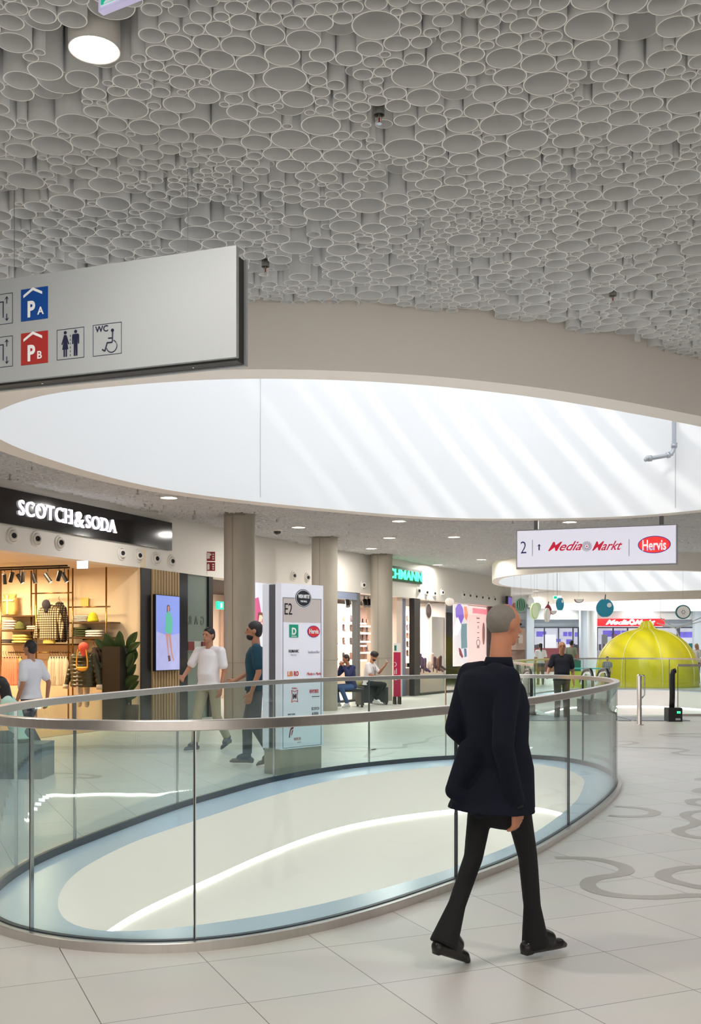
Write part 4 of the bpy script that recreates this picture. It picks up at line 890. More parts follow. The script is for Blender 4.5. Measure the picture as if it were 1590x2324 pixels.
q = at(978, 1512, 33.7); e = empty('handbag', q, .5, 'pale handbag standing on the showcase podium between the heeled shoes', 'bag')
mb = MB(); mb.loft([(0, 0, -.1, .2, .07), (0, 0, .05, .19, .06), (0, 0, .16, .14, .03)]); fuse(mb, 'body', mat('bag_cream', (226, 206, 190), .5), e, .015, 2); MB().tube([(-.1, 0, .15), (-.07, 0, .34), (.07, 0, .34), (.1, 0, .15)], .012).build('handle', MATS['bag_cream'], e)
for px, py, rw, rh, colr, nm in ((972, 1387, .12, .27, (96, 76, 72), 'oval mirror-like disc with a dark boot picture hanging in the showcase'), (1020, 1366, .17, .13, (214, 206, 200), 'pale round disc hanging high in the showcase')):
    q = at(px, py, 33.6); e = empty('hanging_disc', q, .5, nm, 'decoration'); T = Matrix.Rotation(PI/2, 4, 'X') @ Matrix.Diagonal((rw, rh, 1, 1))
    MB().lathe([(0, -.015), (1, -.015), (1, .015), (0, .015)], n=32, M=T).build('disc', mat('disc_rim', (222, 214, 206), .5), e); MB().lathe([(0, .016), (.82, .016), (.82, .022), (0, .022)], n=32, M=T).build('picture', mat('disc_%d' % colr[0], colr, .5), e)
    MB().rod((0, 0, rh), (0, 0, 3.04-q[2]), .006).build('wire', greyf, e)
e, x, y, r = fw('poster', 1056, 'window poster with a skateboard-like collage in purple, orange and grey', 'poster')
u2 = lambda px: lp(px, x, y, r); z2 = lambda py: Zf(1056, py)
MB().bb(u2(1041), u2(1073), .2, .23, z2(1512), z2(1371)).build('sheet', mat('poster_pale', (236, 224, 224), .5, emit=.45), e)
def d2(nm, pts, m, y_=.196): return MB().plate([(u2(a), z2(b)) for a, b in pts], y_-.004, y_).build(nm, m, e)
d2('purple_shape', [(1046, 1400), (1045, 1382), (1050, 1372), (1056, 1370), (1062, 1380), (1064, 1400), (1058, 1416)], mat('pur', (130, 90, 200), .5, emit=.5)); d2('orange_shape', [(1064, 1376), (1070, 1375), (1073, 1392), (1070, 1408), (1065, 1400)], mat('ora', (240, 140, 100), .5, emit=.5))
d2('grey_figure', [(1058, 1416), (1070, 1414), (1070, 1440), (1071, 1470), (1058, 1472), (1057, 1440)], mat('figg', (130, 160, 170), .5, emit=.3), .19); d2('white_shape', [(1043, 1425), (1050, 1400), (1058, 1420), (1050, 1440), (1042, 1442)], mat('figw', (240, 240, 250), .5, emit=.6), .19)
d2('red_shape', [(1052, 1470), (1056, 1472), (1062, 1490), (1060, 1494), (1054, 1486)], mat('figr', (150, 50, 70), .5, emit=.3), .19); d2('blue_shape', [(1064, 1472), (1069, 1472), (1070, 1490), (1065, 1492)], mat('figb', (90, 120, 160), .5, emit=.3), .19)
e, x, y, r = fw('shop_banner', 1095, 'pink back-lit brand banner at the far end of the shop fronts', 'banner')
MB().bb(u2(1073), u2(1115), .2, .23, z2(1530), z2(1372)).build('sheet', mat('banner_pink', (246, 206, 200), .5, emit=.55), e)
MB().bb(u2(1084), u2(1114), .17, .2, z2(1389), z2(1377)).build('red_letters', mat('neon_red', (255, 70, 80), .5, emit=1.6), e)
mb = MB()
for s_, py, wd in (('Bench.', 1402, .34), ('VENICE', 1471, .3)): put_text(mb, s_, .08, (u2(1096), .19, z2(py)), width=wd, align='CENTER', ext=.004)
for py, wd in ((1411, .26), (1420, .12), (1423.5, .12), (1435, .24), (1447, .2)): mb.bb(u2(1096)-wd/2, u2(1096)+wd/2, .186, .19, z2(py), z2(py)+.025)
mb.build('lettering', mat('banner_ink', (120, 80, 80), .5), e)
T = Matrix.Translation((u2(1096), .19, z2(1458))) @ Matrix.Rotation(PI/2, 4, 'X') @ Matrix.Diagonal((1, .6, 1, 1)); MB().lathe([(.2, 0), (.2, .006), (.17, .006), (.17, 0)], n=24, M=T).build('oval_mark', ink, e)
MB().lathe([(0, 0), (.24, 0), (.24, .01), (0, .01)], n=24, M=Matrix.Translation((u2(1106), .16, z2(1436))) @ Matrix.Rotation(PI/2, 4, 'X') @ Matrix.Diagonal((.6, 1.7, 1, 1))).build('blush_disc', mat('blush', (206, 150, 146), .6), e)
# standing banner
q = at(901, 1575, 27.6); e = empty('standing_banner', (q[0], q[1], 0), .3, 'crimson and white standing banner beside the third column', 'banner')
zt = EYE+(YH-1478)*27.6/FPX; MB().bb(-.1, .09, -.02, .02, .2, 1.38).build('panel', mat('crimson', (176, 28, 74), .5), e); MB().bb(-.1, .09, -.021, .021, 1.38, 1.62).build('top_panel', mat('panel_white', (226, 226, 226), .5), e)
MB().bb(-.09, -.03, -.026, -.021, 1.42, 1.56).build('green_mark', mat('mark_green', (20, 110, 90), .5), e); mb = MB(); mb.tube([(-.09+.055*math.sin(t), -.023, 1.06-.055*math.cos(t)) for t in np.linspace(0, PI, 12)], .008, 6)
for a_, b_, c_, d_ in ((-.085, -.07, .80, .91), (-.04, -.025, .80, .95), (-.085, -.02, .64, .66)): mb.bb(a_, b_, -.026, -.021, c_, d_)
mb.build('white_marks', mat('panel_white', (226, 226, 226), .5), e)
for s_ in (-.07, .06): MB().bb(s_-.02, s_+.02, -.1, .1, 0, .2).build('foot', black, e)
# end of the row: wall screen
q = at(1154, 1370, 40); e = empty('wall_screen', q, 1.2, 'small dark purple screen on the corner at the end of the shop fronts', 'screen'); MB().bb(-.35, .35, -.05, .05, -.28, .28).build('housing', black, e); MB().bb(-.31, .31, -.055, -.05, -.24, .24).build('display', mat('purple_screen', (70, 44, 130), .4, emit=1), e)
# ------------------------------------------------------------------ directory
dx0, dy0 = at(634, 1, 12.25)[:2]; dx1, dy1 = at(729, 1, 12.78)[:2]; dr = math.atan2(dy1-dy0, dx1-dx0); DW = math.hypot(dx1-dx0, dy1-dy0); DH = 2.26
D = empty('directory_pylon', (dx0, dy0, 0), dr, 'tall white illuminated mall directory with shop logos behind the glass balustrade', 'directory')
MB().bb(.0, DW, .0, .26, 0, .31).build('plinth', mat('plinth_taupe', (168, 158, 142), .5), D)
body = mat('pylon_white', (222, 222, 232), .35, emit=.14); MB().bb(0, DW, -.03, .07, .30, DH).build('front_case', body, D); MB().bb(.0, DW, .19, .29, .30, DH).build('rear_case', body, D); MB().bb(.012, DW-.012, .07, .19, .29, DH-.01).build('core', mat('core_grey', (92, 90, 98), .4), D)
fy = -.032
def dz(py): return EYE+(YH-py)*12.5/FPX
def pu(px): return (px-634)/95*DW
MB().bb(pu(637), pu(724), fy-.001, fy+.002, dz(1409)-.02, dz(1359)).build('header_band', mat('taupe_band', (206, 194, 190), .5), D)
mb = MB()
for a, b, c_, d_ in ((pu(637), pu(637)+.004, dz(1694), dz(1358)), (pu(724)-.004, pu(724), dz(1694), dz(1358)), (pu(637), pu(724), dz(1694), dz(1694)+.004), (pu(637), pu(724), dz(1358)-.004, dz(1358))): mb.bb(a, b, fy-.003, fy, c_, d_)
mb.build('frame_line', ink, D)
RX = Matrix.Rotation(PI/2, 4, 'X')
def disc(px, py, rx, rz, m, nm, y_=fy, par=None, th=.003, zf=None, uf=None):
    u_, z_ = (uf or pu)(px), (zf or dz)(py); return MB().lathe([(0, 0), (1, 0), (1, th), (0, th)], n=40, M=Matrix.Translation((u_, y_, z_)) @ Matrix.Diagonal((rx, 1, rz, 1)) @ RX).build(nm, m, par or D)
disc(682, 1358, .145, .115, mat('white_disc', (238, 238, 244), .4), 'badge_halo', fy-.002); disc(682, 1358, .137, .107, ink, 'badge_ring', fy-.004); disc(682, 1358, .128, .099, MATS['white_disc'], 'badge_inner_ring', fy-.006); disc(682, 1358, .12, .092, mat('badge_ink', (44, 44, 56), .4), 'badge', fy-.008)
def dt(nm, s, px, py, h, wd, m, y_=fy, **kw): mb = MB(); put_text(mb, s, h, (pu(px), y_-.001, dz(py)), width=wd, align='CENTER', ext=.003, **kw); return mb.build(nm, m, D)
wm = mat('white_ink', (244, 244, 244), .5)
dt('badge_lettering', 'WIEN MITTE', 682, 1358, .045, .19, wm, fy-.011, bold=.03); dt('badge_lettering', 'THE MALL', 682, 1367, .022, .115, wm, fy-.011, bold=.02); dt('floor_code', 'E2', 649, 1396, .135, .125, ink)
MB().bb(pu(651), pu(671), fy-.004, fy, dz(1447), dz(1418)).build('green_logo', mat('logo_green', (20, 158, 122), .5), D); dt('green_logo_letter', 'D', 661, 1441, .085, .075, wm, fy-.004, bold=.04); dt('green_logo_lettering', 'DEICHMANN', 661, 1445.5, .012, .085, wm, fy-.004)
hb = mat('logo_blue', (60, 60, 150), .5); hr = mat('logo_red', (226, 52, 60), .5)
disc(706, 1433, .108, .072, hb, 'oval_logo', fy); disc(706, 1433, .10, .065, hr, 'oval_logo_field', fy-.003); dt('oval_logo_lettering', 'Hervis', 706, 1438, .06, .16, wm, fy-.006, bold=.02)
dt('shop_lettering', 'HUMANIC', 661, 1481, .035, .17, ink, bold=.01); dt('shop_lettering', 'Flag Store', 661, 1488, .018, .10, mat('pale_ink', (170, 170, 180), .5)); dt('shop_lettering', 'hunkemöller', 707, 1483, .034, .2, mat('pale_ink', (170, 170, 180), .5))
dt('orange_lettering', 'LiB', 653, 1534, .06, .09, mat('ink_orange', (236, 140, 70), .5), bold=.03); dt('red_lettering', 'RO', 666.5, 1534, .06, .075, mat('ink_red', (204, 50, 54), .5), bold=.03)
dt('red_lettering', 'Media', 697, 1533, .035, .1, MATS['ink_red'], shear=.5); dt('red_lettering', 'Markt', 717, 1533, .035, .1, MATS['ink_red'], shear=.5); disc(707, 1530.5, .014, .014, mat('pale_ink', (170, 170, 180)), 'swirl_mark')
dt('red_lettering', 'Müller', 663, 1563, .02, .09, MATS['ink_red']); mb = MB()
cx_, cz_ = pu(663), dz(1579); k = .052; P8 = [(-1, -1.35), (0, -1.05), (1, -1.35), (.72, 0), (1, 1.35), (0, 1.05), (-1, 1.35), (-.72, 0)]
for i in range(8): a, b = P8[i], P8[(i+1) % 8]; mb.rod((cx_+a[0]*k, fy-.003, cz_+a[1]*k), (cx_+b[0]*k, fy-.003, cz_+b[1]*k), .004)
mb.build('emblem_outline', MATS['ink_red'], D); dt('emblem_letter', 'M', 663, 1585, .06, .05, ink, bold=.03)
dt('red_lettering', 'NEWYORKER', 707, 1574, .045, .155, MATS['ink_red']); dt('shop_lettering', 'dress for the moment', 711, 1583, .014, .13, ink, shear=.3)
dt('shop_lettering', 'NEW YORK', 656, 1621, .018, .12, ink); dt('shop_lettering', 'SCOTCH', 710, 1613, .035, .13, ink); dt('shop_lettering', '& SODA', 710, 1624, .032, .11, ink)
mb = MB(); ux, uz = pu(657), dz(1675); mb.plate([(ux-.05, uz+.02), (ux-.03, uz+.12), (ux-.015, uz+.12), (ux-.035, uz+.02)], fy-.003, fy); mb.plate([(ux-.025, uz+.13), (ux+.03, uz+.15), (ux+.02, uz+.12), (ux-.01, uz+.11)], fy-.003, fy); mb.plate([(ux-.01, uz+.04), (ux+.0, uz+.10), (ux+.02, uz+.11), (ux, uz+.05)], fy-.003, fy); mb.build('tick_logo', mat('maroon', (150, 40, 50), .5), D)
dt('maroon_lettering', 'WEMOVE', 669, 1679, .035, .12, mat('rosy_ink', (196, 120, 124), .5)); MB().bb(pu(669), pu(677), fy-.003, fy, dz(1684), dz(1684)+.006).build('underline', MATS['rosy_ink'], D)
# ------------------------------------------------------------------ hanging signs
def board(name, label, px0, px1, Y1, H, ztop, th=.12):
    """hanging board; Y1 = distance of its right end; faces the viewer side, turned like the photographed ones"""
    u_ = Vector((2.72, -1, 0)).normalized(); k0 = (px0-CXP)/FPX; X1 = (px1-CXP)/FPX*Y1
    t = (X1-k0*Y1)/(u_.x-k0*u_.y); p0 = (X1-u_.x*t, Y1-u_.y*t); return empty(name, (p0[0], p0[1], ztop-H), math.atan2(u_.y, u_.x), label, 'sign'), t
Wb, L1 = board('wayfinding_board', 'large grey wayfinding board with parking and toilet pictograms hanging at the left', -160, 536, 5.6, .6, 3.665)
face = mat('board_face', (174, 178, 180), .35); trimg = mat('board_channel', (54, 54, 52), .5)
MB().bb(0, L1, 0, .03, .0, .6).build('front_panel', face, Wb); MB().bb(0, L1-.012, .03, .115, -.012, .56).build('channel', trimg, Wb); MB().bb(0, L1, .115, .14, -.02, .56).build('rear_panel', face, Wb)
mb = MB()
for q in (L1-.3, L1-1.3, L1-2.2): mb.ell((q, .07, -.013), (.006, .006, .003))
mb.build('screw', chrome, Wb)
def b_at(px, py):    # board coordinates of a point of the photograph on its face
    o = Wb.location; u_ = Vector((math.cos(Wb.rotation_euler.z), math.sin(Wb.rotation_euler.z))); k = (px-CXP)/FPX
    t = (k*o.y-o.x)/(u_.x-k*u_.y); Y = o.y+u_.y*t; return t, EYE+(YH-py)*Y/FPX-o.z
def sq(nm, px0, px1, pyc, m, h, frame=False):
    a, _ = b_at(px0, pyc); b, zc = b_at(px1, pyc); zc = b_at((px0+px1)/2, pyc)[1]
    if frame:
        mb = MB(); w0 = .0028
        for A_, B_, C_, D_ in ((a, b, zc-h/2, zc-h/2+w0), (a, b, zc+h/2-w0, zc+h/2), (a, a+w0, zc-h/2, zc+h/2), (b-w0, b, zc-h/2, zc+h/2)): mb.bb(A_, B_, -.0015, .001, C_, D_)
        mb.build(nm, m, Wb)
    else: MB().bb(a, b, -.002, .001, zc-h/2, zc+h/2).build(nm, m, Wb)
    return (a+b)/2, zc, b-a
for py, m, let in ((690, mat('sign_blue', (16, 72, 150), .4), 'A'), (790, mat('sign_brick', (172, 48, 44), .4), 'B')):
    uc, zc, w0 = sq('pictogram_field', 48, 109, py, m, .186); h = w0/2
    mb = MB(); mb.plate([(uc-h*.8, zc+h*.45), (uc-h*.1, zc+h*.86), (uc+h*.58, zc+h*.55), (uc+h*.58, zc+h*.72), (uc-h*.1, zc+h*1.04), (uc-h*.8, zc+h*.62)][::1], -.004, -.001)
    mb.build('pictogram_roof', wm, Wb); mb = MB(); put_text(mb, 'P', .095, (uc-.045, -.003, zc-.075), bold=.035, ext=.002, width=.052); put_text(mb, let, .045, (uc+.022, -.003, zc-.066), bold=.02, ext=.002); mb.build('pictogram_letters', wm, Wb)
for py in (703, 800):
    uc, zc, w0 = sq('pictogram_frame', -34, 29, py, navy, .18, True)
    mb = MB(); mb.bb(uc+.0, uc+.035, -.003, 0, zc+.04, zc+.045); mb.bb(uc+.03, uc+.035, -.003, 0, zc-.05, zc+.045)
    for s_ in (1, -1): mb.bb(uc+.056, uc+.060, -.003, 0, min(s_*.03, s_*.068)+zc, max(s_*.03, s_*.068)+zc); mb.plate([(uc+.044, zc+s_*.055), (uc+.058, zc+s_*.072), (uc+.072, zc+s_*.055), (uc+.058, zc+s_*.064)], -.003, 0)
    mb.build('lift_pictogram', navy, Wb)
uc, zc, w0 = sq('pictogram_frame', 129, 191, 780, navy, .175, True); mb = MB()
for s_, wom in ((-.034, 1), (.036, 0)):
    c0 = uc+s_; mb.lathe([(0, 0), (.0095, 0), (.0095, .003), (0, .003)], n=20, M=Matrix.Translation((c0, 0, zc+.066)) @ RX)
    if wom: mb.plate([(c0-.008, zc+.052), (c0+.008, zc+.052), (c0+.026, zc+.0), (c0+.02, zc-.002), (c0+.009, zc+.028), (c0+.02, zc-.03), (c0-.02, zc-.03), (c0-.009, zc+.028), (c0-.02, zc-.002), (c0-.026, zc)], -.003, 0); mb.bb(c0-.011, c0-.003, -.003, 0, zc-.072, zc-.028); mb.bb(c0+.003, c0+.011, -.003, 0, zc-.072, zc-.028)
    else: mb.plate([(c0-.018, zc+.052), (c0+.018, zc+.052), (c0+.023, zc+.046), (c0+.023, zc-.004), (c0+.016, zc-.004), (c0+.014, zc+.035), (c0+.012, zc+.035), (c0+.012, zc-.072), (c0+.002, zc-.072), (c0+.001, zc-.01), (c0-.001, zc-.01), (c0-.002, zc-.072), (c0-.012, zc-.072), (c0-.012, zc+.035), (c0-.014, zc+.035), (c0-.016, zc-.004), (c0-.023, zc-.004), (c0-.023, zc+.046)], -.003, 0)
for k in range(6): mb.bb(uc-.001, uc+.001, -.003, 0, zc+.05-k*.022-.012, zc+.05-k*.022)
mb.build('toilet_pictogram', navy, Wb)
uc, zc, w0 = sq('pictogram_frame', 211, 276, 770, navy, .178, True); mb = MB(); put_text(mb, 'WC', .035, (uc-.078, -.001, zc+.045), bold=.01, ext=.002); mb.lathe([(0, 0), (.0095, 0), (.0095, .003), (0, .003)], n=20, M=Matrix.Translation((uc+.035, 0, zc+.047)) @ RX)
mb.rod((uc+.036, -.001, zc+.038), (uc+.034, -.001, zc-.018), .004); mb.rod((uc+.034, -.001, zc-.02), (uc-.0, -.001, zc-.02), .004); mb.rod((uc, -.001, zc-.02), (uc-.015, -.001, zc-.065), .004); mb.rod((uc-.015, -.001, zc-.065), (uc-.032, -.001, zc-.055), .004); mb.rod((uc+.035, -.001, zc+.005), (uc+.008, -.001, zc+.005), .0035)
mb.tube([(uc+.03+.034*math.cos(a), -.001, zc-.042+.034*math.sin(a)) for a in np.linspace(-2.9, 1.2, 24)], .0028, 6); mb.build('wheelchair_pictogram', navy, Wb)
for px in (416, 20):
    t_, _ = b_at(px, 600); mb = MB(); mb.rod((t_, .05, .56), (t_, .05, ZC-Wb.location.z+.1), .0018, n=6); mb.build('suspension_wire', greyf, Wb)
Lb, L2 = board('lit_hanging_sign', 'bright white hanging light box with red shop logos and the number 2', 1171, 1537, 19.6, .77, 3.83)
MB().bb(0, L2, 0, .14, 0, .77).build('case', mat('case_grey', (186, 184, 192), .4), Lb); MB().bb(.02, L2-.03, -.006, .0, .035, .75).build('face', mat('lit_face', (226, 226, 240), .4, emit=.42), Lb)
def l_at(px, py):
    o = Lb.location; u_ = Vector((math.cos(Lb.rotation_euler.z), math.sin(Lb.rotation_euler.z))); k = (px-CXP)/FPX
    t = (k*o.y-o.x)/(u_.x-k*u_.y); Y = o.y+u_.y*t; return t, EYE+(YH-py)*Y/FPX-o.z
def lt(nm, s, pxa, pxb, pyt, pyb, m, y_=-.007, **kw):
    a, z0_ = l_at(pxa, pyb); b, z1_ = l_at(pxb, pyt); mb = MB(); put_text(mb, s, z1_-l_at(pxb, pyb)[1], (a, y_, (z0_+l_at(pxb, pyb)[1])/2), width=b-a, ext=.004, **kw); return mb.build(nm, m, Lb)
lred = mat('lit_red', (214, 40, 70), .5, emit=.25); lnav = mat('lit_navy', (40, 40, 110), .5, emit=.1)
lt('number', '2', 1181, 1194, 1229, 1256, lnav, bold=-.01)
mb = MB(); a, z_ = l_at(1223, 1249); mb.bb(a-.012, a+.012, -.01, -.006, z_, z_+.1); mb.plate([(a-.045, z_+.07), (a, z_+.125), (a+.045, z_+.07), (a, z_+.10)], -.01, -.006); mb.build('arrow', lnav, Lb)
for px in (1208, 1427): a, z_ = l_at(px, 1262); MB().bb(a-.004, a+.004, -.01, -.006, z_, z_+.32).build('divider', lnav, Lb)
def media(par_fn, m, bold): par_fn('shop_lettering', 'Media', 1243, 1321, 1229, 1250, m, shear=.55, bold=bold); par_fn('shop_lettering', 'Markt', 1343, 1412, 1228, 1249, m, shear=.55, bold=bold)
media(lt, lred, .012)
def swirl(cx0, cz0, R, m, par, y0=-.008):
    mb = MB()
    for k in range(14):
        a0 = 2*PI*k/14; mb.tube([(cx0+R*(.35+.65*t)*math.cos(a0+1.1*t), y0, cz0+R*(.35+.65*t)*math.sin(a0+1.1*t)) for t in np.linspace(0, 1, 6)], R*.045, 5)
    return mb.build('swirl_mark', m, par)
a, z_ = l_at(1331, 1240); swirl(a, z_, .1, mat('swirl_grey', (150, 120, 130), .5), Lb); MB().ell((a, -.008, z_), (.015, .004, .015)).build('swirl_dot', lred, Lb)
a, z_ = l_at(1484, 1236)
for R_, m, yy in (((.30, .165), mat('lit_violet', (70, 50, 170), .5, emit=.2), -.008), ((.285, .152), mat('lit_scarlet', (240, 60, 60), .5, emit=.5), -.012)):
    MB().lathe([(0, 0), (1, 0), (1, .004), (0, .004)], n=48, M=Matrix.Translation((a, yy+.004, z_)) @ Matrix.Diagonal((R_[0], 1, R_[1], 1)) @ RX).build('oval_logo', m, Lb)
lt('oval_lettering', 'Hervis', 1457, 1511, 1225, 1249, mat('lit_white', (250, 250, 255), .5, emit=.4), -.014, bold=.02); lt('oval_sub_lettering', 'SPORTS', 1464, 1491, 1243, 1248, MATS['lit_violet'], -.019)
for px in (1215, 1500): t_, _ = l_at(px, 1190); MB().bb(t_-.04, t_+.04, .04, .1, .77, ZC-Lb.location.z+.15).build('bracket', greyf, Lb)
# small exit sign, very near
e = empty('exit_sign', at(223, 20, 3.55), -.52, 'corner of a lit green and white exit sign at the top edge of the picture', 'sign')
e.location.z = EYE+(YH-27)*3.55/FPX
MB().bb(0, .30, 0, .025, 0, .15).build('case', mat('exit_case', (196, 190, 226), .4, emit=.25), e); MB().bb(.012, .29, -.003, 0, .012, .14).build('face', mat('exit_face', (214, 220, 232), .4, emit=.25), e)
MB().bb(.016, .10, -.005, -.002, .016, .136).build('green_field', mat('exit_teal', (0, 178, 140), .4, emit=.35), e); mb = MB(); mb.plate([(.030, .016), (.045, .028), (.05, .06), (.05, .1), (.08, .1), (.08, .016)], -.008, -.005); mb.build('pictogram', mat('exit_face', (226, 232, 240)), e)
MB().rod((.15, .012, .15), (.15, .012, ZC+.1-e.location.z), .006).build('hanger', greyf, e)
# ------------------------------------------------------------------ benches
bench_m = mat('bench_anthracite', (44, 50, 54), .5)
def bench(label, x, y, rz, L, W=.5, H=.46, front=False):
    e = empty('bench', (x, y, 0), rz, label, 'bench'); MB().bb(0, L, 0, W, H-.07, H).build('seat', bench_m, e)
    for q in (.0, L-.08): auto(MB().bb(q, q+.08, 0.0, W, .05, H-.07).build('end_panel', bench_m, e))
    if front: MB().bb(.08, L-.08, .02, .07, .05, H-.07).build('front_panel', bench_m, e)
    for q in (.04, L-.04):
        for v_ in (.06, W-.06): MB().rod((q, v_, 0), (q, v_, .05), .03).build('foot', black, e)
    return e
bx, by = onfloor(770, 1606); b1 = bench('dark grey bench under the seated woman behind the second column', bx-.35, by-.1, .25, 1.0, .55)
bx, by = onfloor(812, 1600); b2 = bench('dark grey bench under the man reading his phone', bx, by, .12, .80, .6, front=True)
# ------------------------------------------------------------------ yellow dome kiosk
LX, LY = at(1467, 1, 40.3)[:2]; Lm = empty('lemon_dome_kiosk', (LX, LY, 0), 0, 'giant bright yellow half-lemon dome with a pointed nub', 'kiosk')
prof = [(1.93, 0), (1.93, .5), (1.89, .9), (1.79, 1.22), (1.62, 1.52), (1.36, 1.8), (1.02, 2.02), (.72, 2.14), (.46, 2.2), (.31, 2.27), (.25, 2.37), (.2, 2.46), (.12, 2.53), (0, 2.55)]
prof = catmull(prof, 4, False); n = 96; vs = []
for r, z in prof:
    for i in range(n):
        a = 2*PI*i/n; f = (a+PI/2-.02) % (2*PI/8)/(2*PI/8); g = 1-.018*math.exp(-((min(f, 1-f))/.10)**2)*(1 if z > .2 else .4)
        # one deep pleat towards the front
        dd = abs((a+PI/2+PI) % (2*PI)-PI); g -= .16*math.exp(-(dd/.16)**2)*max(0, (z-.8)/1.7); vs.append((r*g*math.cos(a), r*g*math.sin(a), z))
mb = MB().add(vs, [(k*n+i, k*n+(i+1) % n, (k+1)*n+(i+1) % n, (k+1)*n+i) for k in range(len(prof)-1) for i in range(n)]); mb.build('shell', mat('lemon_yellow', (222, 206, 4), .5), Lm, True)
for k in range(8):
    a = 2*PI*k/8-PI/2+.02; dd = abs((a+PI/2+PI) % (2*PI)-PI); mb = MB(); mb.tube([(r*(1.0-.012-.16*math.exp(-(dd/.16)**2)*max(0, (z-.8)/1.7)+.012)*math.cos(a), r*(.994-.16*math.exp(-(dd/.16)**2)*max(0, (z-.8)/1.7))*math.sin(a), z) for r, z in prof[:-6]], .018, 6); mb.build('seam', mat('seam_pale', (236, 234, 150), .5), Lm, True)
MB().lathe([(1.95, 0), (1.95, .05), (1.9, .05)], n=64).build('base_ring', mat('lemon_base', (196, 190, 40), .5), Lm)
# ------------------------------------------------------------------ hanging fruit cut-outs
def fruit(px, py, w0, h0, colr, label, kind='round', Y=31.0, yaw=0, inner=None, stalk=False):
    q = at(px, py, Y); s_ = Y/FPX; e = empty('hanging_fruit', q, yaw, label, 'decoration'); W_, H_ = w0*s_/2/max(.3, math.cos(yaw)), h0*s_/2
    m = mat('fruit_%d_%d_%d' % colr, colr, .5)
    if kind == 'apple': P = [(math.sin(a)*(1-.06*math.cos(2*a)), (-math.cos(a)*.98+.13*math.exp(-((a-PI)/.22)**2)*-1-.0+(.07*math.exp(-((a)/.3)**2)+.07*math.exp(-((a-2*PI)/.3)**2)))) for a in np.linspace(0, 2*PI, 48, endpoint=False)]
    elif kind == 'pear': P = [(math.sin(a)*(1 if math.cos(a) > 0 else 1-.5*(math.cos(a)**2)), -math.cos(a)) for a in np.linspace(0, 2*PI, 40, endpoint=False)]
    elif kind == 'half': P = [(math.cos(a), math.sin(a)*1.0) for a in np.linspace(PI, 2*PI, 24)]
    elif kind == 'blade': P = [(math.cos(a), math.sin(a)) for a in np.linspace(0, 2*PI, 36, endpoint=False)]
    else: P = [(math.cos(a), math.sin(a)) for a in np.linspace(0, 2*PI, 40, endpoint=False)]
    MB().plate([(x*W_, z*H_) for x, z in P], -.03, .03).build('cutout', m, e)
    if inner: MB().plate([(x*W_*.84, z*H_*.84-(.02*H_ if kind == 'half' else 0)) for x, z in P], -.04, -.031).build('flesh', mat('flesh_%d_%d_%d' % inner, inner, .6), e)
    if stalk: MB().rod((0, 0, H_*.8), (.02, 0, H_*1.4), .018, .012).build('stalk', mat('stalk', (60, 44, 36), .7), e)
    MB().rod((0, 0, H_*.7), (0, 0, 4.2-q[2]), .0022, n=5).build('wire', greyf, e); return e, W_, H_
teal = (30, 134, 158)
for px, py, w0, h0, wx, wz in ((1372, 1380, 37, 44, .5, .30), (1270, 1371, 17, 31, .45, .4)):
    e, W_, H_ = fruit(px, py, w0, h0, teal, 'large teal apple cut-out with a white spot, hanging left of the red shop sign' if px == 1372 else 'smaller narrow teal apple cut-out hanging by the exit sign', 'apple', stalk=(px == 1372), yaw=0 if px == 1372 else .8)
    MB().lathe([(0, 0), (1, 0), (1, .01), (0, .01)], n=24, M=Matrix.Translation((wx*W_, -.031, wz*H_)) @ Matrix.Diagonal((W_*.28, 1, W_*.28, 1)) @ RX).build('spot', mat('spot_white', (226, 224, 220), .5), e)
e, W_, H_ = fruit(1181, 1373, 25, 33, (58, 104, 84), 'green striped watermelon cut-out hanging furthest left')
for k in range(-2, 3): MB().tube([(W_*.42*k*math.cos(t), -.034, H_*.97*math.sin(t)) for t in np.linspace(-1.5, 1.5, 12)], .010, 5).build('stripe', mat('stripe_pale', (150, 190, 160), .5), e)
fruit(1166, 1376, 6, 16, (130, 60, 50), 'small red-brown cut-out peeking out left of the watermelon', Y=32.5); fruit(1204, 1366, 15, 20, (206, 206, 204), 'pale outlined round slice hanging right of the watermelon', Y=32.5, inner=(222, 222, 220))
fruit(1218, 1378, 18, 22, (196, 214, 176), 'pale green round slice hanging behind the lime slice', Y=31.6); fruit(1212, 1387, 20, 37, (204, 226, 170), 'tall pale lime slice cut-out turned sideways', inner=(222, 236, 196), yaw=.7)
fruit(1243, 1386, 16, 30, (150, 52, 56), 'dark red pear cut-out with a stalk', 'pear', Y=31.5, stalk=True); fruit(1255, 1386, 15, 18, (170, 70, 74), 'half slice with white flesh beside the red pear', 'half', Y=31.2, inner=(230, 224, 220)); fruit(1241, 1396, 14, 32, (222, 216, 204), 'narrow cream oval slice below the red pear', Y=30.6, inner=(232, 228, 220), yaw=.8)
fruit(1313, 1360, 21, 17, (140, 76, 78), 'half melon slice cut-out hanging highest between the two apples', 'half', inner=(226, 222, 218)); e, W_, H_ = fruit(1549, 1389, 34, 32, (40, 104, 108), 'round white-fleshed slice with a teal rim and dark pips, far right', inner=(226, 222, 214))
for k in range(6): MB().ell((.05*math.cos(k*PI/3), -.042, .05*math.sin(k*PI/3)), (.012, .004, .016)).build('pip', ink, e)
e = empty('exit_sign', at(1264, 1356, 36), 0, 'green and white exit sign hanging under the middle skylight ring', 'sign'); MB().bb(-.14, .14, 0, .03, -.06, .06).build('case', mat('exit_face'+'b', (190, 240, 224), .4, emit=.8), e); MB().bb(-.12, -.01, -.004, 0, -.045, .045).build('green_field', MATS['exit_teal'], e); MB().rod((0, .015, .06), (0, .015, 4.2-e.location.z), .008).build('hanger', greyf, e)
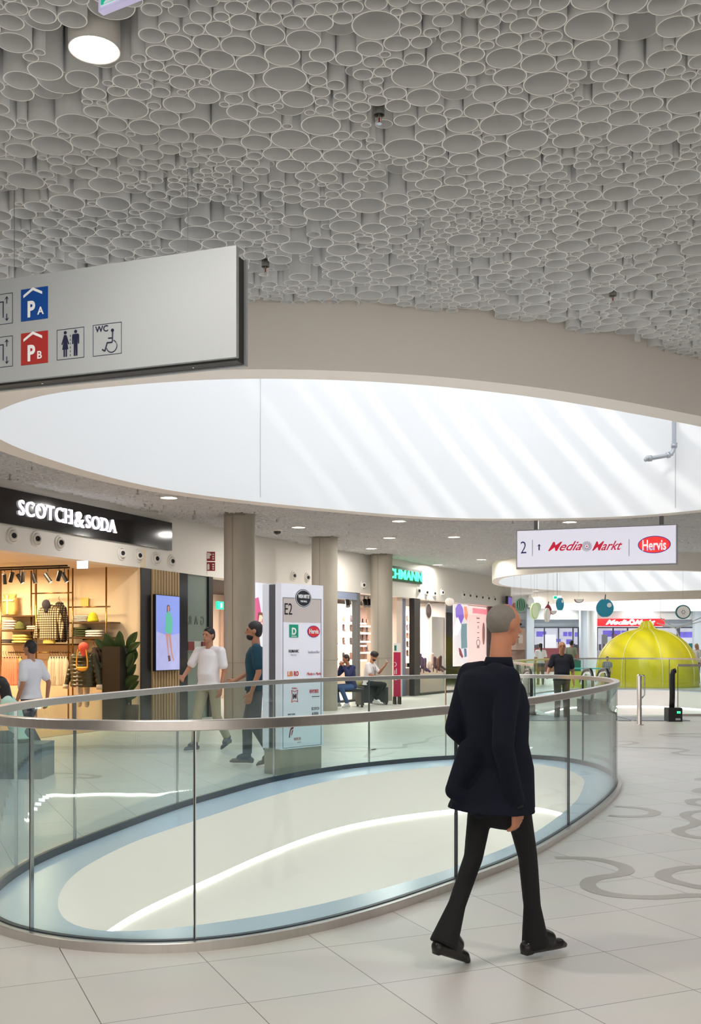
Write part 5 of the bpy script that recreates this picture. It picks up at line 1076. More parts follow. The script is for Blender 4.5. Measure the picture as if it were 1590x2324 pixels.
# ------------------------------------------------------------------ far shops
def fbox(name, px0, px1, py0, py1, Yf, m, d=.3, par=None, st=False):
    a, b = at(px0, py1, Yf), at(px1, py0, Yf); o = MB().bb(a[0], b[0], Yf, Yf+d, a[2], b[2]).build(name, m, par)
    return struct(o) if st else o
cg = mat('far_concrete', (196, 202, 204), .7); bl = mat('far_panel_blue', (184, 198, 210), .6); gl2 = mat('far_beam', (196, 204, 206), .6)
fbox('trim_far_beam', 1140, 1700, 1352, 1392, 65.2, cg, .6, st=True); fbox('trim_far_band', 1140, 1700, 1392, 1406, 64.9, gl2, .3, st=True); fbox('wall_far_upper', 1150, 1353, 1405, 1424, 65.6, bl, .3, st=True); fbox('wall_far_upper', 1507, 1700, 1405, 1424, 65.6, bl, .3, st=True)
Yc = 63.5
for px, w0, m, lb in ((1202, 17, bl, 'pale blue-grey square pier left of the far food counter'), (1324, 17, bl, 'pale blue-grey square pier behind the round far column'), (1583, 18, bl, 'pale blue-grey pier at the right edge behind the blond person')):
    q = at(px, 1, Yc+1); o = MB().bb(-w0*Yc/FPX/2, w0*Yc/FPX/2, -.2, .3, 0, 3.9).build('pier', m); o.location = (q[0], q[1], 0); tag(o, lb, 'pier')
q = at(1343, 1, Yc); o = MB().lathe([(.3, 0), (.3, 4.3)], n=32).build('concrete_column', mat('far_column', (196, 204, 206), .6), smooth=True); o.location = (q[0], q[1], 0); tag(o, 'round pale column left of the red far shop sign', 'column')
# glazing with mullions and a bright interior
struct(MB().bb(9.5, 30, 67.4, 67.5, 0, 3.4).build('wall_far_interior', mat('far_interior', (226, 226, 234), .6, emit=.4, noise=.25, nscale=1.4)))  # wall glows by itself, in place of lamps inside the far shops
for px in (1211, 1235, 1267, 1300, 1312, 1355, 1391, 1424, 1470, 1537, 1541, 1573): fbox('trim_far_mullion', px-1.3, px+1.3, 1423, 1530, 65.5, mat('mullion_blue', (66, 76, 90), .4), .1, st=True)
fbox('trim_far_transom', 1211, 1320, 1423, 1425.5, 65.45, MATS['mullion_blue'], .1, st=True); fbox('trim_far_transom', 1354, 1590, 1423, 1425.5, 65.45, MATS['mullion_blue'], .1, st=True)
fbox('window_5', 1211, 1320, 1425, 1530, 65.6, shopglass, .02, st=True); fbox('window_6', 1355, 1590, 1425, 1530, 65.6, shopglass, .02, st=True)
brown = fbox('brown_shop_facade', 1152, 1194, 1424, 1530, 65.3, mat('brown_front', (150, 124, 110), .6), .3); tag(brown, 'brown-tinted shop front left of the first far pier', 'shop front')
fbox('frame', 1158, 1191, 1425, 1475, 65.2, mat('brown_light', (186, 160, 144), .5), .08, brown); fbox('picture', 1176, 1186, 1440, 1460, 65.1, mat('pic_pale', (208, 196, 186), .5), .05, brown)
scm = mat('violet_display', (110, 100, 200), .4, emit=.6, noise=.3, nscale=3)
for px0, px1, py0, py1 in ((1217, 1239, 1433, 1445), (1278, 1287, 1434, 1444), (1289, 1297, 1434, 1444), (1304, 1316, 1435, 1445), (1368, 1389, 1431, 1445), (1391, 1408, 1431, 1445), (1410, 1422, 1431, 1443), (1541, 1558, 1434, 1447), (1559, 1570, 1434, 1447), (1262, 1272, 1450, 1457), (1285, 1298, 1451, 1462)):
    o = fbox('menu_screen', px0, px1, py0, py1, 66.4, scm, .1); tag(o, 'violet menu screen glowing behind the far shop windows', 'screen', 'violet menu screens in the far shops')
for px0, px1, py0, py1, m, lb in ((1233, 1261, 1440, 1476, mat('fridge_white', (240, 240, 244), .4, emit=.5), 'white lit display fridge in the far food counter'), (1366, 1378, 1440, 1462, mat('pale_poster', (200, 214, 210), .5), 'pale poster with a green mark left of the yellow dome'), (1389, 1400, 1439, 1460, mat('pink_poster', (214, 150, 150), .5), 'pink poster behind the yellow dome'), (1564, 1580, 1460, 1480, mat('teal_box', (20, 130, 120), .5), 'teal counter sign beside the blond person')):
    o = fbox('display' if 'fridge' in lb else 'poster', px0, px1, py0, py1, 66.2, m, .2); tag(o, lb, 'poster' if 'poster' in lb else 'display')
ct = fbox('counter', 1211, 1330, 1471, 1530, 64.9, mat('counter_dark_red', (120, 60, 66), .5), .5); tag(ct, 'dark red topped counter in front of the far windows', 'counter')
ct = fbox('counter', 1356, 1420, 1476, 1530, 64.9, mat('counter_grey', (150, 150, 160), .5), .5); tag(ct, 'grey counter left of the yellow dome', 'counter')
for i, px in enumerate((1216, 1222, 1228, 1272, 1280, 1302, 1308, 1362, 1370, 1378, 1386)):
    o = fbox('coffee_machine', px-2.4, px+2.4, 1463-(i % 3), 1471 if px < 1340 else 1476, 65.1, mat('machine_grey', (90, 86, 100), .4, .5), .2); tag(o, 'small dark appliance standing on a far counter', 'appliance', 'appliances on the far counters')
rs_ = empty('shop_sign', at(1430, 1421, 64.5), 0, 'red fascia sign with white letters above the yellow dome', 'sign'); sX = lambda px: (px-1430)*64.5/FPX; sZ = lambda py: (1421-py)*64.5/FPX
MB().bb(sX(1354.5), sX(1507), 0, .2, 0, sZ(1404)).build('board', mat('mm_red', (222, 10, 24), .4, emit=.35), rs_)
for s_, a, b in (('Media', 1373, 1427), ('Markt', 1438, 1486)):
    mb = MB(); put_text(mb, s_, sZ(1406.5)-sZ(1418), (sX(a), -.02, sZ(1418)), width=sX(b)-sX(a), shear=.5, bold=.03, ext=.02); mb.build('lettering', mat('mm_white', (250, 250, 250), .4, emit=.8), rs_)
swirl(sX(1433), sZ(1412), .2, MATS['mm_white'], rs_, -.03)
st_ = empty('strut_frame', at(1532, 1425, 45), 0, 'thin white V-shaped struts hanging above the right side of the yellow dome', 'frame')
mb = MB(); P0 = Vector(at(1532, 1425, 45)); 
for a, b in (((1498, 1403), (1532, 1426)), ((1532, 1426), (1600, 1398)), ((1532, 1426), (1600, 1408)), ((1490, 1414), (1532, 1426)), ((1532, 1426), (1545, 1455))): mb.rod(Vector(at(*a, 45))-P0, Vector(at(*b, 45))-P0, .022)
for a in ((1498, 1403), (1600, 1398)): q = Vector(at(*a, 45))-P0; mb.rod(q, q+Vector((0, 0, 4.2-P0.z-q.z)), .008)
mb.build('strut', mat('strut_white', (226, 232, 236), .4), st_)
# cafe seats beyond the opening
for px, Y, lb in ((1313, 41, 'teal cafe chair beyond the farther balustrade'),):
    q = at(px, 1, Y); e = empty('cafe_chair', (q[0], q[1], 0), .4, lb, 'chair'); m = mat('chair_teal', (30, 120, 116), .5)
    MB().bb(-.22, .22, -.22, .22, .43, .47).build('seat', m, e); MB().bb(-.22, .22, .18, .22, .47, 1.0).build('backrest', m, e)
    for a in (-.2, .2):
        for b in (-.2, .2): MB().rod((a, b, 0), (a, b, .43), .018).build('leg', m, e)
q = at(1325, 1, 30.5); tb_ = empty('table', (*at(1325, 1, 39.2)[:2], 0), 0, 'teal topped cafe table beyond the farther balustrade', 'table'); MB().bb(-.9, .7, -.3, .3, .70, .74).build('table_top', mat('table_teal', (70, 190, 184), .4), tb_); MB().rod((0, 0, 0), (0, 0, .7), .04).build('leg', black, tb_)
q = at(1340, 1, 39.4); cb = empty('play_block', (*at(1270, 1, 39.0)[:2], 0), 0, 'low yellow-green block left of the yellow dome', 'block'); MB().bb(-.1, .9, -.3, .3, 0, .62).build('block', mat('lime_block', (190, 200, 70), .5), cb)
# ------------------------------------------------------------------ escalator heads, gate and posts
def newel(px, py0, py1, Y, label, yaw=0.0, L=1.2):
    q = at(px, 1, Y); e = empty('escalator_balustrade', (q[0], Y, 0), yaw, label, 'escalator')
    zt = EYE+(YH-py0)*Y/FPX; pts = [(0, .10, .30), (0, 0, .42), (0, -.03, zt*.62), (0, .02, zt-.16), (0, .14, zt-.03), (0, .3, zt), (0, L*.7, zt-.05), (0, L, zt-.30)]
    Q = catmull(pts, 5, False); MB().tube(Q, .036, 10).build('handrail', rubber, e, True)
    MB().tube([(0, p[1]+.05 if i < 22 else p[1], p[2]-.055 if i > 14 else p[2]) for i, p in enumerate(Q)], .022, 8).build('rail_track', chrome, e, True)
    MB().plate([(0, 0)]*0+[(.1, .02), (L, .02), (L, zt-.42), (L*.7, zt-.14), (.3, zt-.1), (.12, zt-.2), (.06, .5)], -.008, .008, M=Matrix.Rotation(PI/2, 4, 'Z')).build('glass_panel', glass, e)
    MB().bb(-.09, .09, .0, L, 0, .30).build('skirt', mat('skirt_dark', (60, 64, 66), .35, .5), e); return e
newel(1205, 1521, 1625, 23.2, 'leftmost black escalator handrail head, left of the man in the black t-shirt')
newel(1344, 1520, 1625, 23.4, 'left black escalator handrail head of the second escalator')
newel(1381, 1520, 1625, 23.4, 'black escalator handrail head in front of the child')
for x0, x1, n in ((at(1205, 1, 23)[0], at(1240, 1, 23)[0], 1), (at(1344, 1, 23)[0], at(1382, 1, 23)[0], 2)):
    o = MB()
    for k in range(8): o.bb(x0, x1+.1, 23.0+k*.4, 23.4+k*.4, -.2*k-.03, -.2*k-.0 if k else .0)
    o = o.build('escalator_steps', mat('step_metal', (120, 122, 124), .35, .8)); tag(o, 'grooved metal steps of the %s escalator going down into the far opening' % ('left' if n == 1 else 'right'), 'escalator')
mt_ = MB().bb(at(1417, 1, 22)[0], at(1541, 1, 22)[0], 21.3, 22.6, .001, .012).build('floor_grille', mat('grille_grey', (140, 146, 156), .4, .4)); tag(mt_, 'flat grey metal entry plate between the steel post and the black gate head', 'floor plate')
mt_ = MB().bb(at(1150, 1, 22)[0], at(1412, 1, 22)[0], 21.3, 22.9, .001, .012).build('floor_grille', MATS['grille_grey']); tag(mt_, 'long grey metal comb plate in front of the escalator heads', 'floor plate')
q = at(1450, 1, 20.25); e = empty('barrier_post', (q[0], q[1], 0), 0, 'stainless steel post with a looped handle standing on the floor', 'post'); zt = .98
MB().lathe([(.085, 0), (.085, .012), (.05, .012), (.046, .02), (.046, zt-.03), (.03, zt), (0, zt+.005)], n=24).build('post', steel, e, True)
MB().tube([(.02, 0, zt-.03), (.09, 0, zt-.02), (.10, 0, zt-.07), (.10, 0, zt-.40), (.05, 0, zt-.46)], .016, 8).build('loop_handle', chrome, e, True)
q = at(1527, 1, 21.25); e = empty('gate_post', (q[0], q[1], 0), 0, 'black padded gate post with a boxed foot and green indicator light', 'gate')
auto(MB().bb(-.14, .14, -.15, .15, .0, .28).build('foot_box', mat('box_black', (36, 36, 36), .3), e)); MB().tube([(-.03, 0, .25), (-.02, 0, .5), (-.02, 0, .95), (0, 0, 1.02), (.05, 0, 1.03)], .055, 10).build('padded_arm', rubber, e, True)
MB().bb(.03, .10, -.156, -.15, .17, .21).build('indicator', mat('led_green', (40, 240, 110), .4, emit=3), e); MB().bb(.0, .10, -.154, -.15, .03, .07).build('label', mat('label_grey', (180, 180, 180), .5), e)
# ------------------------------------------------------------------ people
skin = mat('skin_light', (206, 156, 130), .5); skin2 = mat('skin_tan', (176, 122, 92), .5); hairb = mat('hair_black', (26, 20, 20), .5, bump=.5, nscale=40); hairg = mat('hair_grey', (128, 120, 112), .6, bump=.4, nscale=40); hairy = mat('hair_blond', (214, 184, 130), .6, bump=.4, nscale=40)
BASE = dict(pel=(0, 0, .95), che=(0, 0, 1.25), nek=(0, -.01, 1.46), hed=(0, .02, 1.63), shR=(.175, -.01, 1.41), shL=(-.175, -.01, 1.41), elR=(.235, -.04, 1.13), elL=(-.235, -.04, 1.13), wrR=(.245, .05, .89), wrL=(-.245, .05, .89),
            hiR=(.09, 0, .91), hiL=(-.09, 0, .91), knR=(.10, .03, .49), knL=(-.10, .03, .49), anR=(.10, -.02, .09), anL=(-.10, -.02, .09), toR=(.115, .16, .03), toL=(-.115, .16, .03))
def V3(p): return Vector(p)
def hand(mb, w0, dr, side, pw=(0, 1, 0), grip=.35, k=1.0):
    """palm, four fingers of their own length and a thumb leaving the side of the palm"""
    d = V3(dr).normalized(); a = V3(pw); a = (a-d*a.dot(d)).normalized(); n = d.cross(a)*side; w0 = V3(w0)   # a: across the palm towards the thumb
    p1 = w0+d*.085*k; mb.cap(w0, .024*k, w0+d*.03*k+a*.006, .026*k, 10)
    for j, ln in enumerate((.070, .078, .072, .056)):
        o = (.030-.020*j)*k; b = p1+a*o; mb.cap(w0+d*.02*k+a*o*.6, .015*k, b, .0125*k, 8)
        q1 = b+(d*math.cos(grip)+n*math.sin(grip))*ln*.5*k; q2 = q1+(d*math.cos(grip*2.3)+n*math.sin(grip*2.3))*ln*.5*k; mb.cap(b, .0105*k, q1, .0095*k, 8); mb.cap(q1, .0095*k, q2, .0078*k, 8)
    t1 = w0+d*.03*k+a*.036*k; t2 = t1+(d*.75+a*.65).normalized()*.036*k+n*.006; t3 = t2+(d*.95+a*.1+n*.2).normalized()*.030*k; mb.cap(w0+d*.012*k+a*.018*k, .017*k, t1, .0135*k, 8); mb.cap(t1, .0125*k, t2, .0115*k, 8); mb.cap(t2, .0112*k, t3, .009*k, 8)
def person(label, loc, rz, H=1.75, pose={}, top=(240, 240, 240), legs=(40, 40, 46), shoe=(30, 30, 32), hair='short', hm=None, sk=None, sleeve='short', vox=.011, coat=False, look=(0, 1, 0), beard=False, handR=None, handL=None, belly=0, bare_calf=False, group=None, fem=False, topm=None, extra=None, lk=1.0, tail=()):
    k = H/1.75; J = dict(BASE); J.update(pose); J = {a: V3(b)*k for a, b in J.items()}; e = empty('person', loc, rz, label, 'person', group); sk = sk or skin; hm = hm or hairb; hs = .93 if coat else 1.0
    L_k = V3(look).normalized(); up = Vector((0, 0, 1)); up = (up-L_k*up.dot(L_k)).normalized(); rt = L_k.cross(up); HM = Matrix((rt, L_k, up)).transposed().to_4x4(); h0 = J['hed']
    HM = HM @ Matrix.Scale(hs, 4); Hq = lambda x, y, z: h0+HM.to_3x3() @ Vector((x, y, z))*k
    mb = MB(); s_ = .9 if fem else 1
    mb.ell(h0+HM.to_3x3() @ Vector((0, -.008, .018))*k, (.074*k, .092*k, .092*k), HM, 20, 14); mb.ell(Hq(0, .022, -.045), (.052*k, .062*k, .062*k), HM, 16, 10); mb.ell(Hq(0, .058, -.085), (.026*k, .024*k, .02*k), HM)
    mb.cap(Hq(0, .083, .012), .010*k, Hq(0, .104, -.022), .0135*k, 8); mb.ell(Hq(0, .072, .034), (.046*k, .018*k, .011*k), HM); mb.ell(Hq(0, .080, -.055), (.024*k, .012*k, .009*k), HM); 
    for s in (-1, 1): mb.ell(Hq(s*.076, -.008, -.002), (.010*k, .020*k, .032*k), HM)
    mb.cap(J['nek']-Vector((0, 0, .04*k)), .056*k, h0-L_k*.015*k-up*.05*k, .050*k, 14)
    pel, che = J['pel'], J['che']; sm = (J['shR']+J['shL'])/2; sv = (J['shR']-J['shL']).normalized(); yaw = math.atan2(sv.y, sv.x); hv = (J['hiR']-J['hiL']).normalized(); yh_ = math.atan2(hv.y, hv.x)
    def torso(m, g, zlow=None, hipw=.155, flare=0):
        lo = pel if zlow is None else zlow
        secs = [(lo.x, lo.y, lo.z, (hipw+flare)*k+g, (.105+flare*.5)*k+g, yh_), (pel.x, pel.y, pel.z+.03*k, .150*k+g, .10*k+g, yh_)] if zlow is not None else [(pel.x, pel.y, pel.z-.06*k, .13*k+g, .09*k+g, yh_), (pel.x, pel.y, pel.z+.03*k, .150*k+g, .10*k+g, yh_)]
        w_ = pel.lerp(che, .45); secs.append((w_.x, w_.y+belly*.04, w_.z, (.128+belly*.02)*k*s_+g, (.095+belly*.04)*k+g, (yaw+yh_)/2)); secs.append((che.x, che.y, che.z, .150*k*s_+g, .110*k+g, yaw))
        u_ = che.lerp(sm, .62); secs.append((u_.x, u_.y, u_.z, .158*k*s_+g, .105*k+g, yaw)); secs.append((sm.x, sm.y, sm.z+.01*k, .135*k*s_+g, .070*k+g, yaw)); n_ = sm.lerp(J['nek'], .6); secs.append((n_.x, n_.y, max(n_.z, sm.z+.03*k), .065*k+g, .055*k+g, yaw))
        secs.sort(key=lambda q: q[2]); m.loft(secs, 24)
    torso(mb, 0)
    for s in 'RL':
        mb.cap(J['sh'+s], .046*k, J['el'+s], .036*k); mb.cap(J['el'+s], .036*k, J['wr'+s], .025*k); mb.cap(J['hi'+s], .075*k*lk, J['kn'+s], .050*k*lk); mb.cap(J['kn'+s], .050*k*lk, J['kn'+s].lerp(J['an'+s], .35), .052*k*lk); mb.cap(J['kn'+s].lerp(J['an'+s], .35), .052*k*lk, J['an'+s], .034*k); mb.cap(J['an'+s], .030*k, J['to'+s]+Vector((0, 0, -.004)), .012*k)
        hd = (handR if s == 'R' else handL) or {}
        d = hd.get('dir') or (J['wr'+s]-J['el'+s]); hand(mb, J['wr'+s], d, hd.get('side', 1 if s == 'L' else -1), hd.get('across', (0, 1, 0)), hd.get('grip', .4), k)
    fuse(mb, 'body', sk, e, min(vox, .009), 3)
    # clothing
    tm = topm or mat('cloth_%d_%d_%d' % top, top, .85, noise=.06, nscale=14); lm = mat('cloth_%d_%d_%d' % legs, legs, .85, noise=.08, nscale=14)
    mb = MB(); zl = pel-Vector((0, 0, (.16 if coat else .04)*k)) if not coat else V3(coat)*k
    torso(mb, .018*k if not coat else .03*k, zl, .16, .02 if not coat else .05)
    for s in 'RL':
        g = .014 if not coat else .010; m_ = J['sh'+s].lerp(J['el'+s], .72)
        if sleeve == 'short': mb.cap(J['sh'+s], (.052+g)*k, m_, (.050+g)*k)
        elif sleeve == 'long': mb.cap(J['sh'+s], (.052+g)*k, J['el'+s], (.042+g)*k); mb.cap(J['el'+s], (.042+g)*k, J['wr'+s].lerp(J['el'+s], .06), (.032+g)*k)
        mb.cap(sm+(J['sh'+s]-sm)*.35+Vector((0, 0, .015*k)), .060*k, J['sh'+s], (.05+g)*k)
    for a_, b_, c_, d_ in tail: mb.cap(V3(a_)*k, b_*k, V3(c_)*k, d_*k)
    fuse(mb, 'jacket' if coat else 'shirt', tm, e, vox, 4)
    mb = MB()
    if coat: mb.loft([(pel.x, pel.y-.01, .645*k, .115*k, .05*k, yh_), (pel.x, pel.y, .72*k, .15*k, .09*k, yh_), (pel.x, pel.y, .88*k, .15*k, .10*k, yh_)], 24)
    mb.loft([(pel.x, pel.y, pel.z-.10*k, .155*k, .11*k, yh_), (pel.x, pel.y, pel.z+.05*k, .158*k, .115*k, yh_)], 24) if abs(J['knR'].z-pel.z) > .15 else mb.ell(pel, (.17*k, .15*k, .12*k))
    for s in 'RL':
        mb.cap(J['hi'+s], .088*k*(lk*.5+.5), J['kn'+s], .066*k*lk); q = J['kn'+s].lerp(J['an'+s], .93 if not coat else 1.12); m3 = J['kn'+s].lerp(q, .55); mb.cap(J['kn'+s], .066*k*lk, m3, .060*k*lk); mb.rod(m3, q, .060*k*lk, (.058 if not coat else .070)*k, 18)
    fuse(mb, 'trousers', lm, e, vox, 4)
    sm_ = mat('shoe_%d_%d_%d' % shoe, shoe, .3)
    for s in 'RL':
        a_, t_ = J['an'+s], J['to'+s]; d = (t_-a_); d.z = 0; d = d.normalized(); mb = MB(); hl = a_-d*.05*k; hl.z = a_.z-.045*k
        f_ = (t_-a_).normalized(); mb.cap(hl, .036*k, t_, .028*k); mb.cap(a_+Vector((0, 0, .012*k)), .050*k, t_.lerp(a_, .45)+Vector((0, 0, .010*k)), .040*k); mb.cap(t_, .028*k, t_+(t_-a_).normalized()*.035*k, .016*k); mb.box(hl+Vector((0, 0, -.022*k)), (.05*k, .05*k, .03*k)); fuse(mb, 'shoe', sm_, e, vox*.8, 3)
    # hair
    mb = MB(); c_ = lambda x, y, z, r: mb.ell(Hq(x, y, z), (r[0]*k, r[1]*k, r[2]*k), HM, 20, 12)
    if hair in ('short', 'long', 'pony', 'afro', 'cap', 'thin'):
        if hair == 'afro': c_(0, -.012, .055, (.104, .11, .088)); c_(0, .03, .085, (.085, .08, .055))
        elif hair == 'thin': c_(0, -.024, .020, (.080, .086, .088))
        else: c_(0, -.018, .038, (.083, .094, .088)); c_(0, -.045, .0, (.078, .062, .085))
        if hair == 'long': mb.cap(Hq(0, -.06, 0), .075*k, Hq(.02, -.09, -.2), .085*k); mb.cap(Hq(.02, -.09, -.2), .085*k, Hq(.03, -.10, -.40), .05*k)
        if hair == 'pony': mb.cap(Hq(0, -.09, .03), .035*k, Hq(0, -.13, -.06), .038*k); mb.cap(Hq(0, -.13, -.06), .038*k, Hq(0, -.12, -.22), .018*k)
        fuse(mb, 'hair' if hair != 'cap' else 'cap', hm, e, .010, 3)
    if beard: mb = MB(); mb.ell(Hq(0, .036, -.072), (.055*k, .056*k, .045*k), HM); fuse(mb, 'beard', hairb, e, .009, 2)
    mb = MB()
    for s in (-1, 1): mb.ell(Hq(s*.030, .0785, .012), (.012*k, .007*k, .006*k), HM, 10, 6)
    mb.build('eyes', mat('eye_dark', (40, 30, 28), .2), e, True)
    for s in (-1, 1): pass
    MB().ell(Hq(0, .0905, -.055), (.020*k, .004*k, .004*k), HM, 10, 6).build('lips', mat('lip', (160, 96, 88), .5), e, True)
    if extra: extra(e, J, k)
    return e
# the walking man in the dark suit
suit = mat('suit_navy', (19, 23, 36), .9, noise=.25, nscale=60, spec=.2)
def suitx(e, J, k):
    mb = MB(); n = J['nek']; mb.loft([(n.x, n.y-.012, n.z-.04, .078, .068), (n.x, n.y-.008, n.z+.012, .062, .058)], 20); o = mb.build('collar', suit, e, True)
    q = J['wrR'].lerp(J['elR'], .04); mb = MB(); mb.rod(q, J['wrR']+(J['wrR']-J['elR']).normalized()*.012, .036, .034, 18); mb.build('shirt_cuff', mat('cuff_dark', (30, 30, 36), .8), e, True)
person('person in a long dark suit jacket striding past the near glass balustrade, seen from behind', (.71, 5.0, 0), math.radians(-53), 1.73,
       pose=dict(pel=(0, .01, .91), che=(0, -.02, 1.24), nek=(.0, .01, 1.46), hed=(-.01, .055, 1.63), shR=(.130, -.07, 1.37), shL=(-.165, -.03, 1.385), elR=(.172, -.145, 1.06), wrR=(.195, -.08, .785), elL=(-.19, -.11, 1.12), wrL=(-.13, .06, .95),
                 hiR=(.085, .0, .90), hiL=(-.085, .0, .90), knR=(.08, .12, .50), anR=(.07, .18, .10), toR=(.09, .335, .045), knL=(-.08, -.09, .50), anL=(-.06, -.285, .155), toL=(-.06, -.17, .035)),
       top=(16, 18, 28), topm=suit, legs=(14, 14, 18), shoe=(26, 22, 24), hair='thin', hm=hairg, sk=mat('skin_ruddy', (196, 130, 98), .5), sleeve='long', coat=(0, -.055, .735), vox=.009, look=(.1, 1, -.12), handR=dict(dir=(-.05, .12, -1), across=(-.2, 1, 0), grip=.5), handL=dict(grip=.9), extra=suitx, lk=.72, tail=[((-.06, -.10, 1.0), .09, (-.10, -.20, .83), .045), ((-.10, -.20, .83), .045, (0, -.12, .76), .06)])
# two walkers on the far side
q = onfloor(470, 1703); 
def shorts(e, J, k): pass
person('person in a white t-shirt and pale loose trousers walking left of the first column', (q[0]+.03, q[1], 0), math.radians(150), 1.80, pose=dict(shR=(.20, -.01, 1.41), shL=(-.20, -.01, 1.41), elR=(.30, .08, 1.16), wrR=(.24, .28, 1.05), knR=(.1, .14, .5), anR=(.1, .2, .1), toR=(.11, .38, .05), knL=(-.1, -.04, .48), anL=(-.1, -.3, .16), toL=(-.11, -.16, .04)), top=(236, 230, 230), legs=(176, 166, 140), shoe=(80, 84, 92), hair='short', sk=skin2, belly=.6)
q = onfloor(583, 1737)
person('bearded person in a dark teal t-shirt walking just left of the white directory', (q[0]-.02, q[1], 0), math.radians(95), 1.84, pose=dict(elR=(.27, .05, 1.14), wrR=(.24, .25, 1.02), knR=(.1, .10, .5), anR=(.1, .10, .1), toR=(.11, .27, .05), knL=(-.1, .0, .48), anL=(-.1, -.2, .14), toL=(-.11, -.05, .04)), top=(18, 62, 78), legs=(84, 88, 90), shoe=(60, 60, 66), hair='short', sk=skin2, beard=True)
person('person in a white t-shirt and dark trousers walking before the clothes shop, far left', (at(70, 1, 13.6)[0], 13.6, 0), math.radians(70), 1.60, pose=dict(elR=(.25, -.12, 1.14), wrR=(.24, -.1, .9), knR=(.1, .16, .5), anR=(.1, .16, .1), toR=(.11, .33, .04), knL=(-.1, -.06, .48), anL=(-.1, -.28, .16), toL=(-.11, -.13, .04)), top=(222, 222, 230), legs=(40, 34, 52), hair='short', sk=skin2, belly=.8)
person('person with long black hair in a mint green jacket and jeans at the left edge', (at(46, 1, 12.1)[0], 12.1, 0), math.radians(100), 1.62, pose=dict(pel=(0, 0, .52), che=(0, .1, .80), nek=(0, .2, .99), hed=(0, .26, 1.14), shR=(.17, .14, .95), shL=(-.17, .14, .95), elR=(.22, .22, .70), elL=(-.22, .22, .70), wrR=(.14, .44, .66), wrL=(-.14, .44, .66), hiR=(.09, 0, .50), hiL=(-.09, 0, .5), knR=(.1, .42, .50), knL=(-.1, .42, .5), anR=(.1, .40, .09), anL=(-.1, .34, .09), toR=(.11, .58, .03), toL=(-.11, .5, .03)), top=(190, 222, 206), legs=(70, 84, 96), shoe=(236, 236, 236), hair='long', sleeve='long', fem=True)
sb = MB().bb(-.35, .35, -.25, .25, 0, .40).build('stool', mat('stool_grey', (110, 120, 124), .5)); p_ = at(40, 1, 12.1); sb.location = (p_[0], 12.12, 0); tag(sb, 'grey cube stool under the person in the mint green jacket', 'stool')
# seated pair
sit = dict(pel=(0, 0, .55), che=(0, .04, .86), nek=(0, .10, 1.08), hed=(0, .17, 1.25), shR=(.17, .07, 1.03), shL=(-.17, .07, 1.03), elR=(.21, .16, .78), elL=(-.21, .16, .78), wrR=(.12, .36, .80), wrL=(-.12, .36, .80), hiR=(.09, .0, .53), hiL=(-.09, .0, .53), knR=(.1, .44, .54), knL=(-.1, .42, .52), anR=(.1, .34, .10), anL=(-.1, .2, .09), toR=(.11, .5, .04), toL=(-.11, .36, .03))
px_, py_ = b2.location.x, b2.location.y
def phone(e, J, k):
    w0 = J['wrL']+Vector((0, .07, .05)); MB().box((0, 0, 0), (.075, .012, .15), M=Matrix.Translation(w0+Vector((0, .03, .03))) @ Matrix.Rotation(.5, 4, 'X')).build('phone', mat('phone_white', (220, 220, 220), .3), None).parent = e
def laptote(e, J, k):
    mb = MB(); n = J['nek']; mb.tube([n+Vector((.07, -.02, .0)), n+Vector((.06, .09, -.12)), n+Vector((.02, .12, -.36))], .006, 6); mb.tube([n+Vector((-.07, -.02, .0)), n+Vector((-.06, .09, -.12)), n+Vector((.02, .12, -.36))], .006, 6); mb.build('lanyard', mat('lanyard_navy', (40, 46, 70), .6), e)
P = dict(sit); P.update(shL=(-.17, .07, 1.03), elL=(-.22, .22, .82), wrL=(-.12, .44, 1.02), wrR=(.0, .30, .72), anR=(.0, .22, .12), toR=(.0, .40, .05), anL=(-.05, .12, .10), toL=(-.05, .30, .03))
man = person('seated person in a white t-shirt looking at a phone by the third column', (px_+.26, py_+.14, 0), math.radians(-116), 1.78, pose=P, top=(228, 226, 230), legs=(22, 30, 34), shoe=(226, 226, 226), hair='afro', sk=skin2, beard=True, look=(0, 1, -.45), handL=dict(dir=(0, .5, .8), across=(1, 0, 0), grip=.8), extra=laptote)
ph = MB().box((0, 0, 0), (.008, .075, .15)).build('phone', mat('phone_white', (216, 216, 216), .3)); M_ = Matrix.Translation(man.location) @ Matrix.Rotation(math.radians(-116), 4, 'Z'); ph.location = M_ @ (Vector((-.12, .50, 1.11))*1.78/1.75); ph.rotation_euler = (0, -.5, 0); tag(ph, 'pale phone held up by the seated person in the white t-shirt', 'phone')
tt2 = MB().loft([(0, 0, 0, .20, .05), (0, 0, .1, .20, .06), (0, 0, .26, .19, .04)], 20, 4).build('tote_bag', mat('tote_beige', (190, 176, 130), .8), smooth=True); tt2.location = man.location+Vector((-.16, .10, .47)); tag(tt2, 'beige tote bag beside the hip of the seated person with a phone', 'bag')
P = dict(sit); P.update(elR=(.20, .26, .86), elL=(-.20, .26, .86), wrR=(.05, .30, 1.08), wrL=(-.05, .28, 1.06), hed=(0, .18, 1.25))
px_, py_ = b1.location.x, b1.location.y
person('seated person in a navy hooded sweater and blue jeans resting the chin on clasped hands', (at(797, 1, py_+.35)[0], py_+.33, 0), math.radians(128), 1.70, pose=P, top=(38, 48, 92), legs=(62, 92, 140), shoe=(210, 210, 214), hair='short', sk=skin2, sleeve='long', look=(.15, 1, -.25), fem=True, belly=.5, handR=dict(dir=(-.3, .1, .6), grip=.9), handL=dict(dir=(.3, .1, .6), grip=.9))
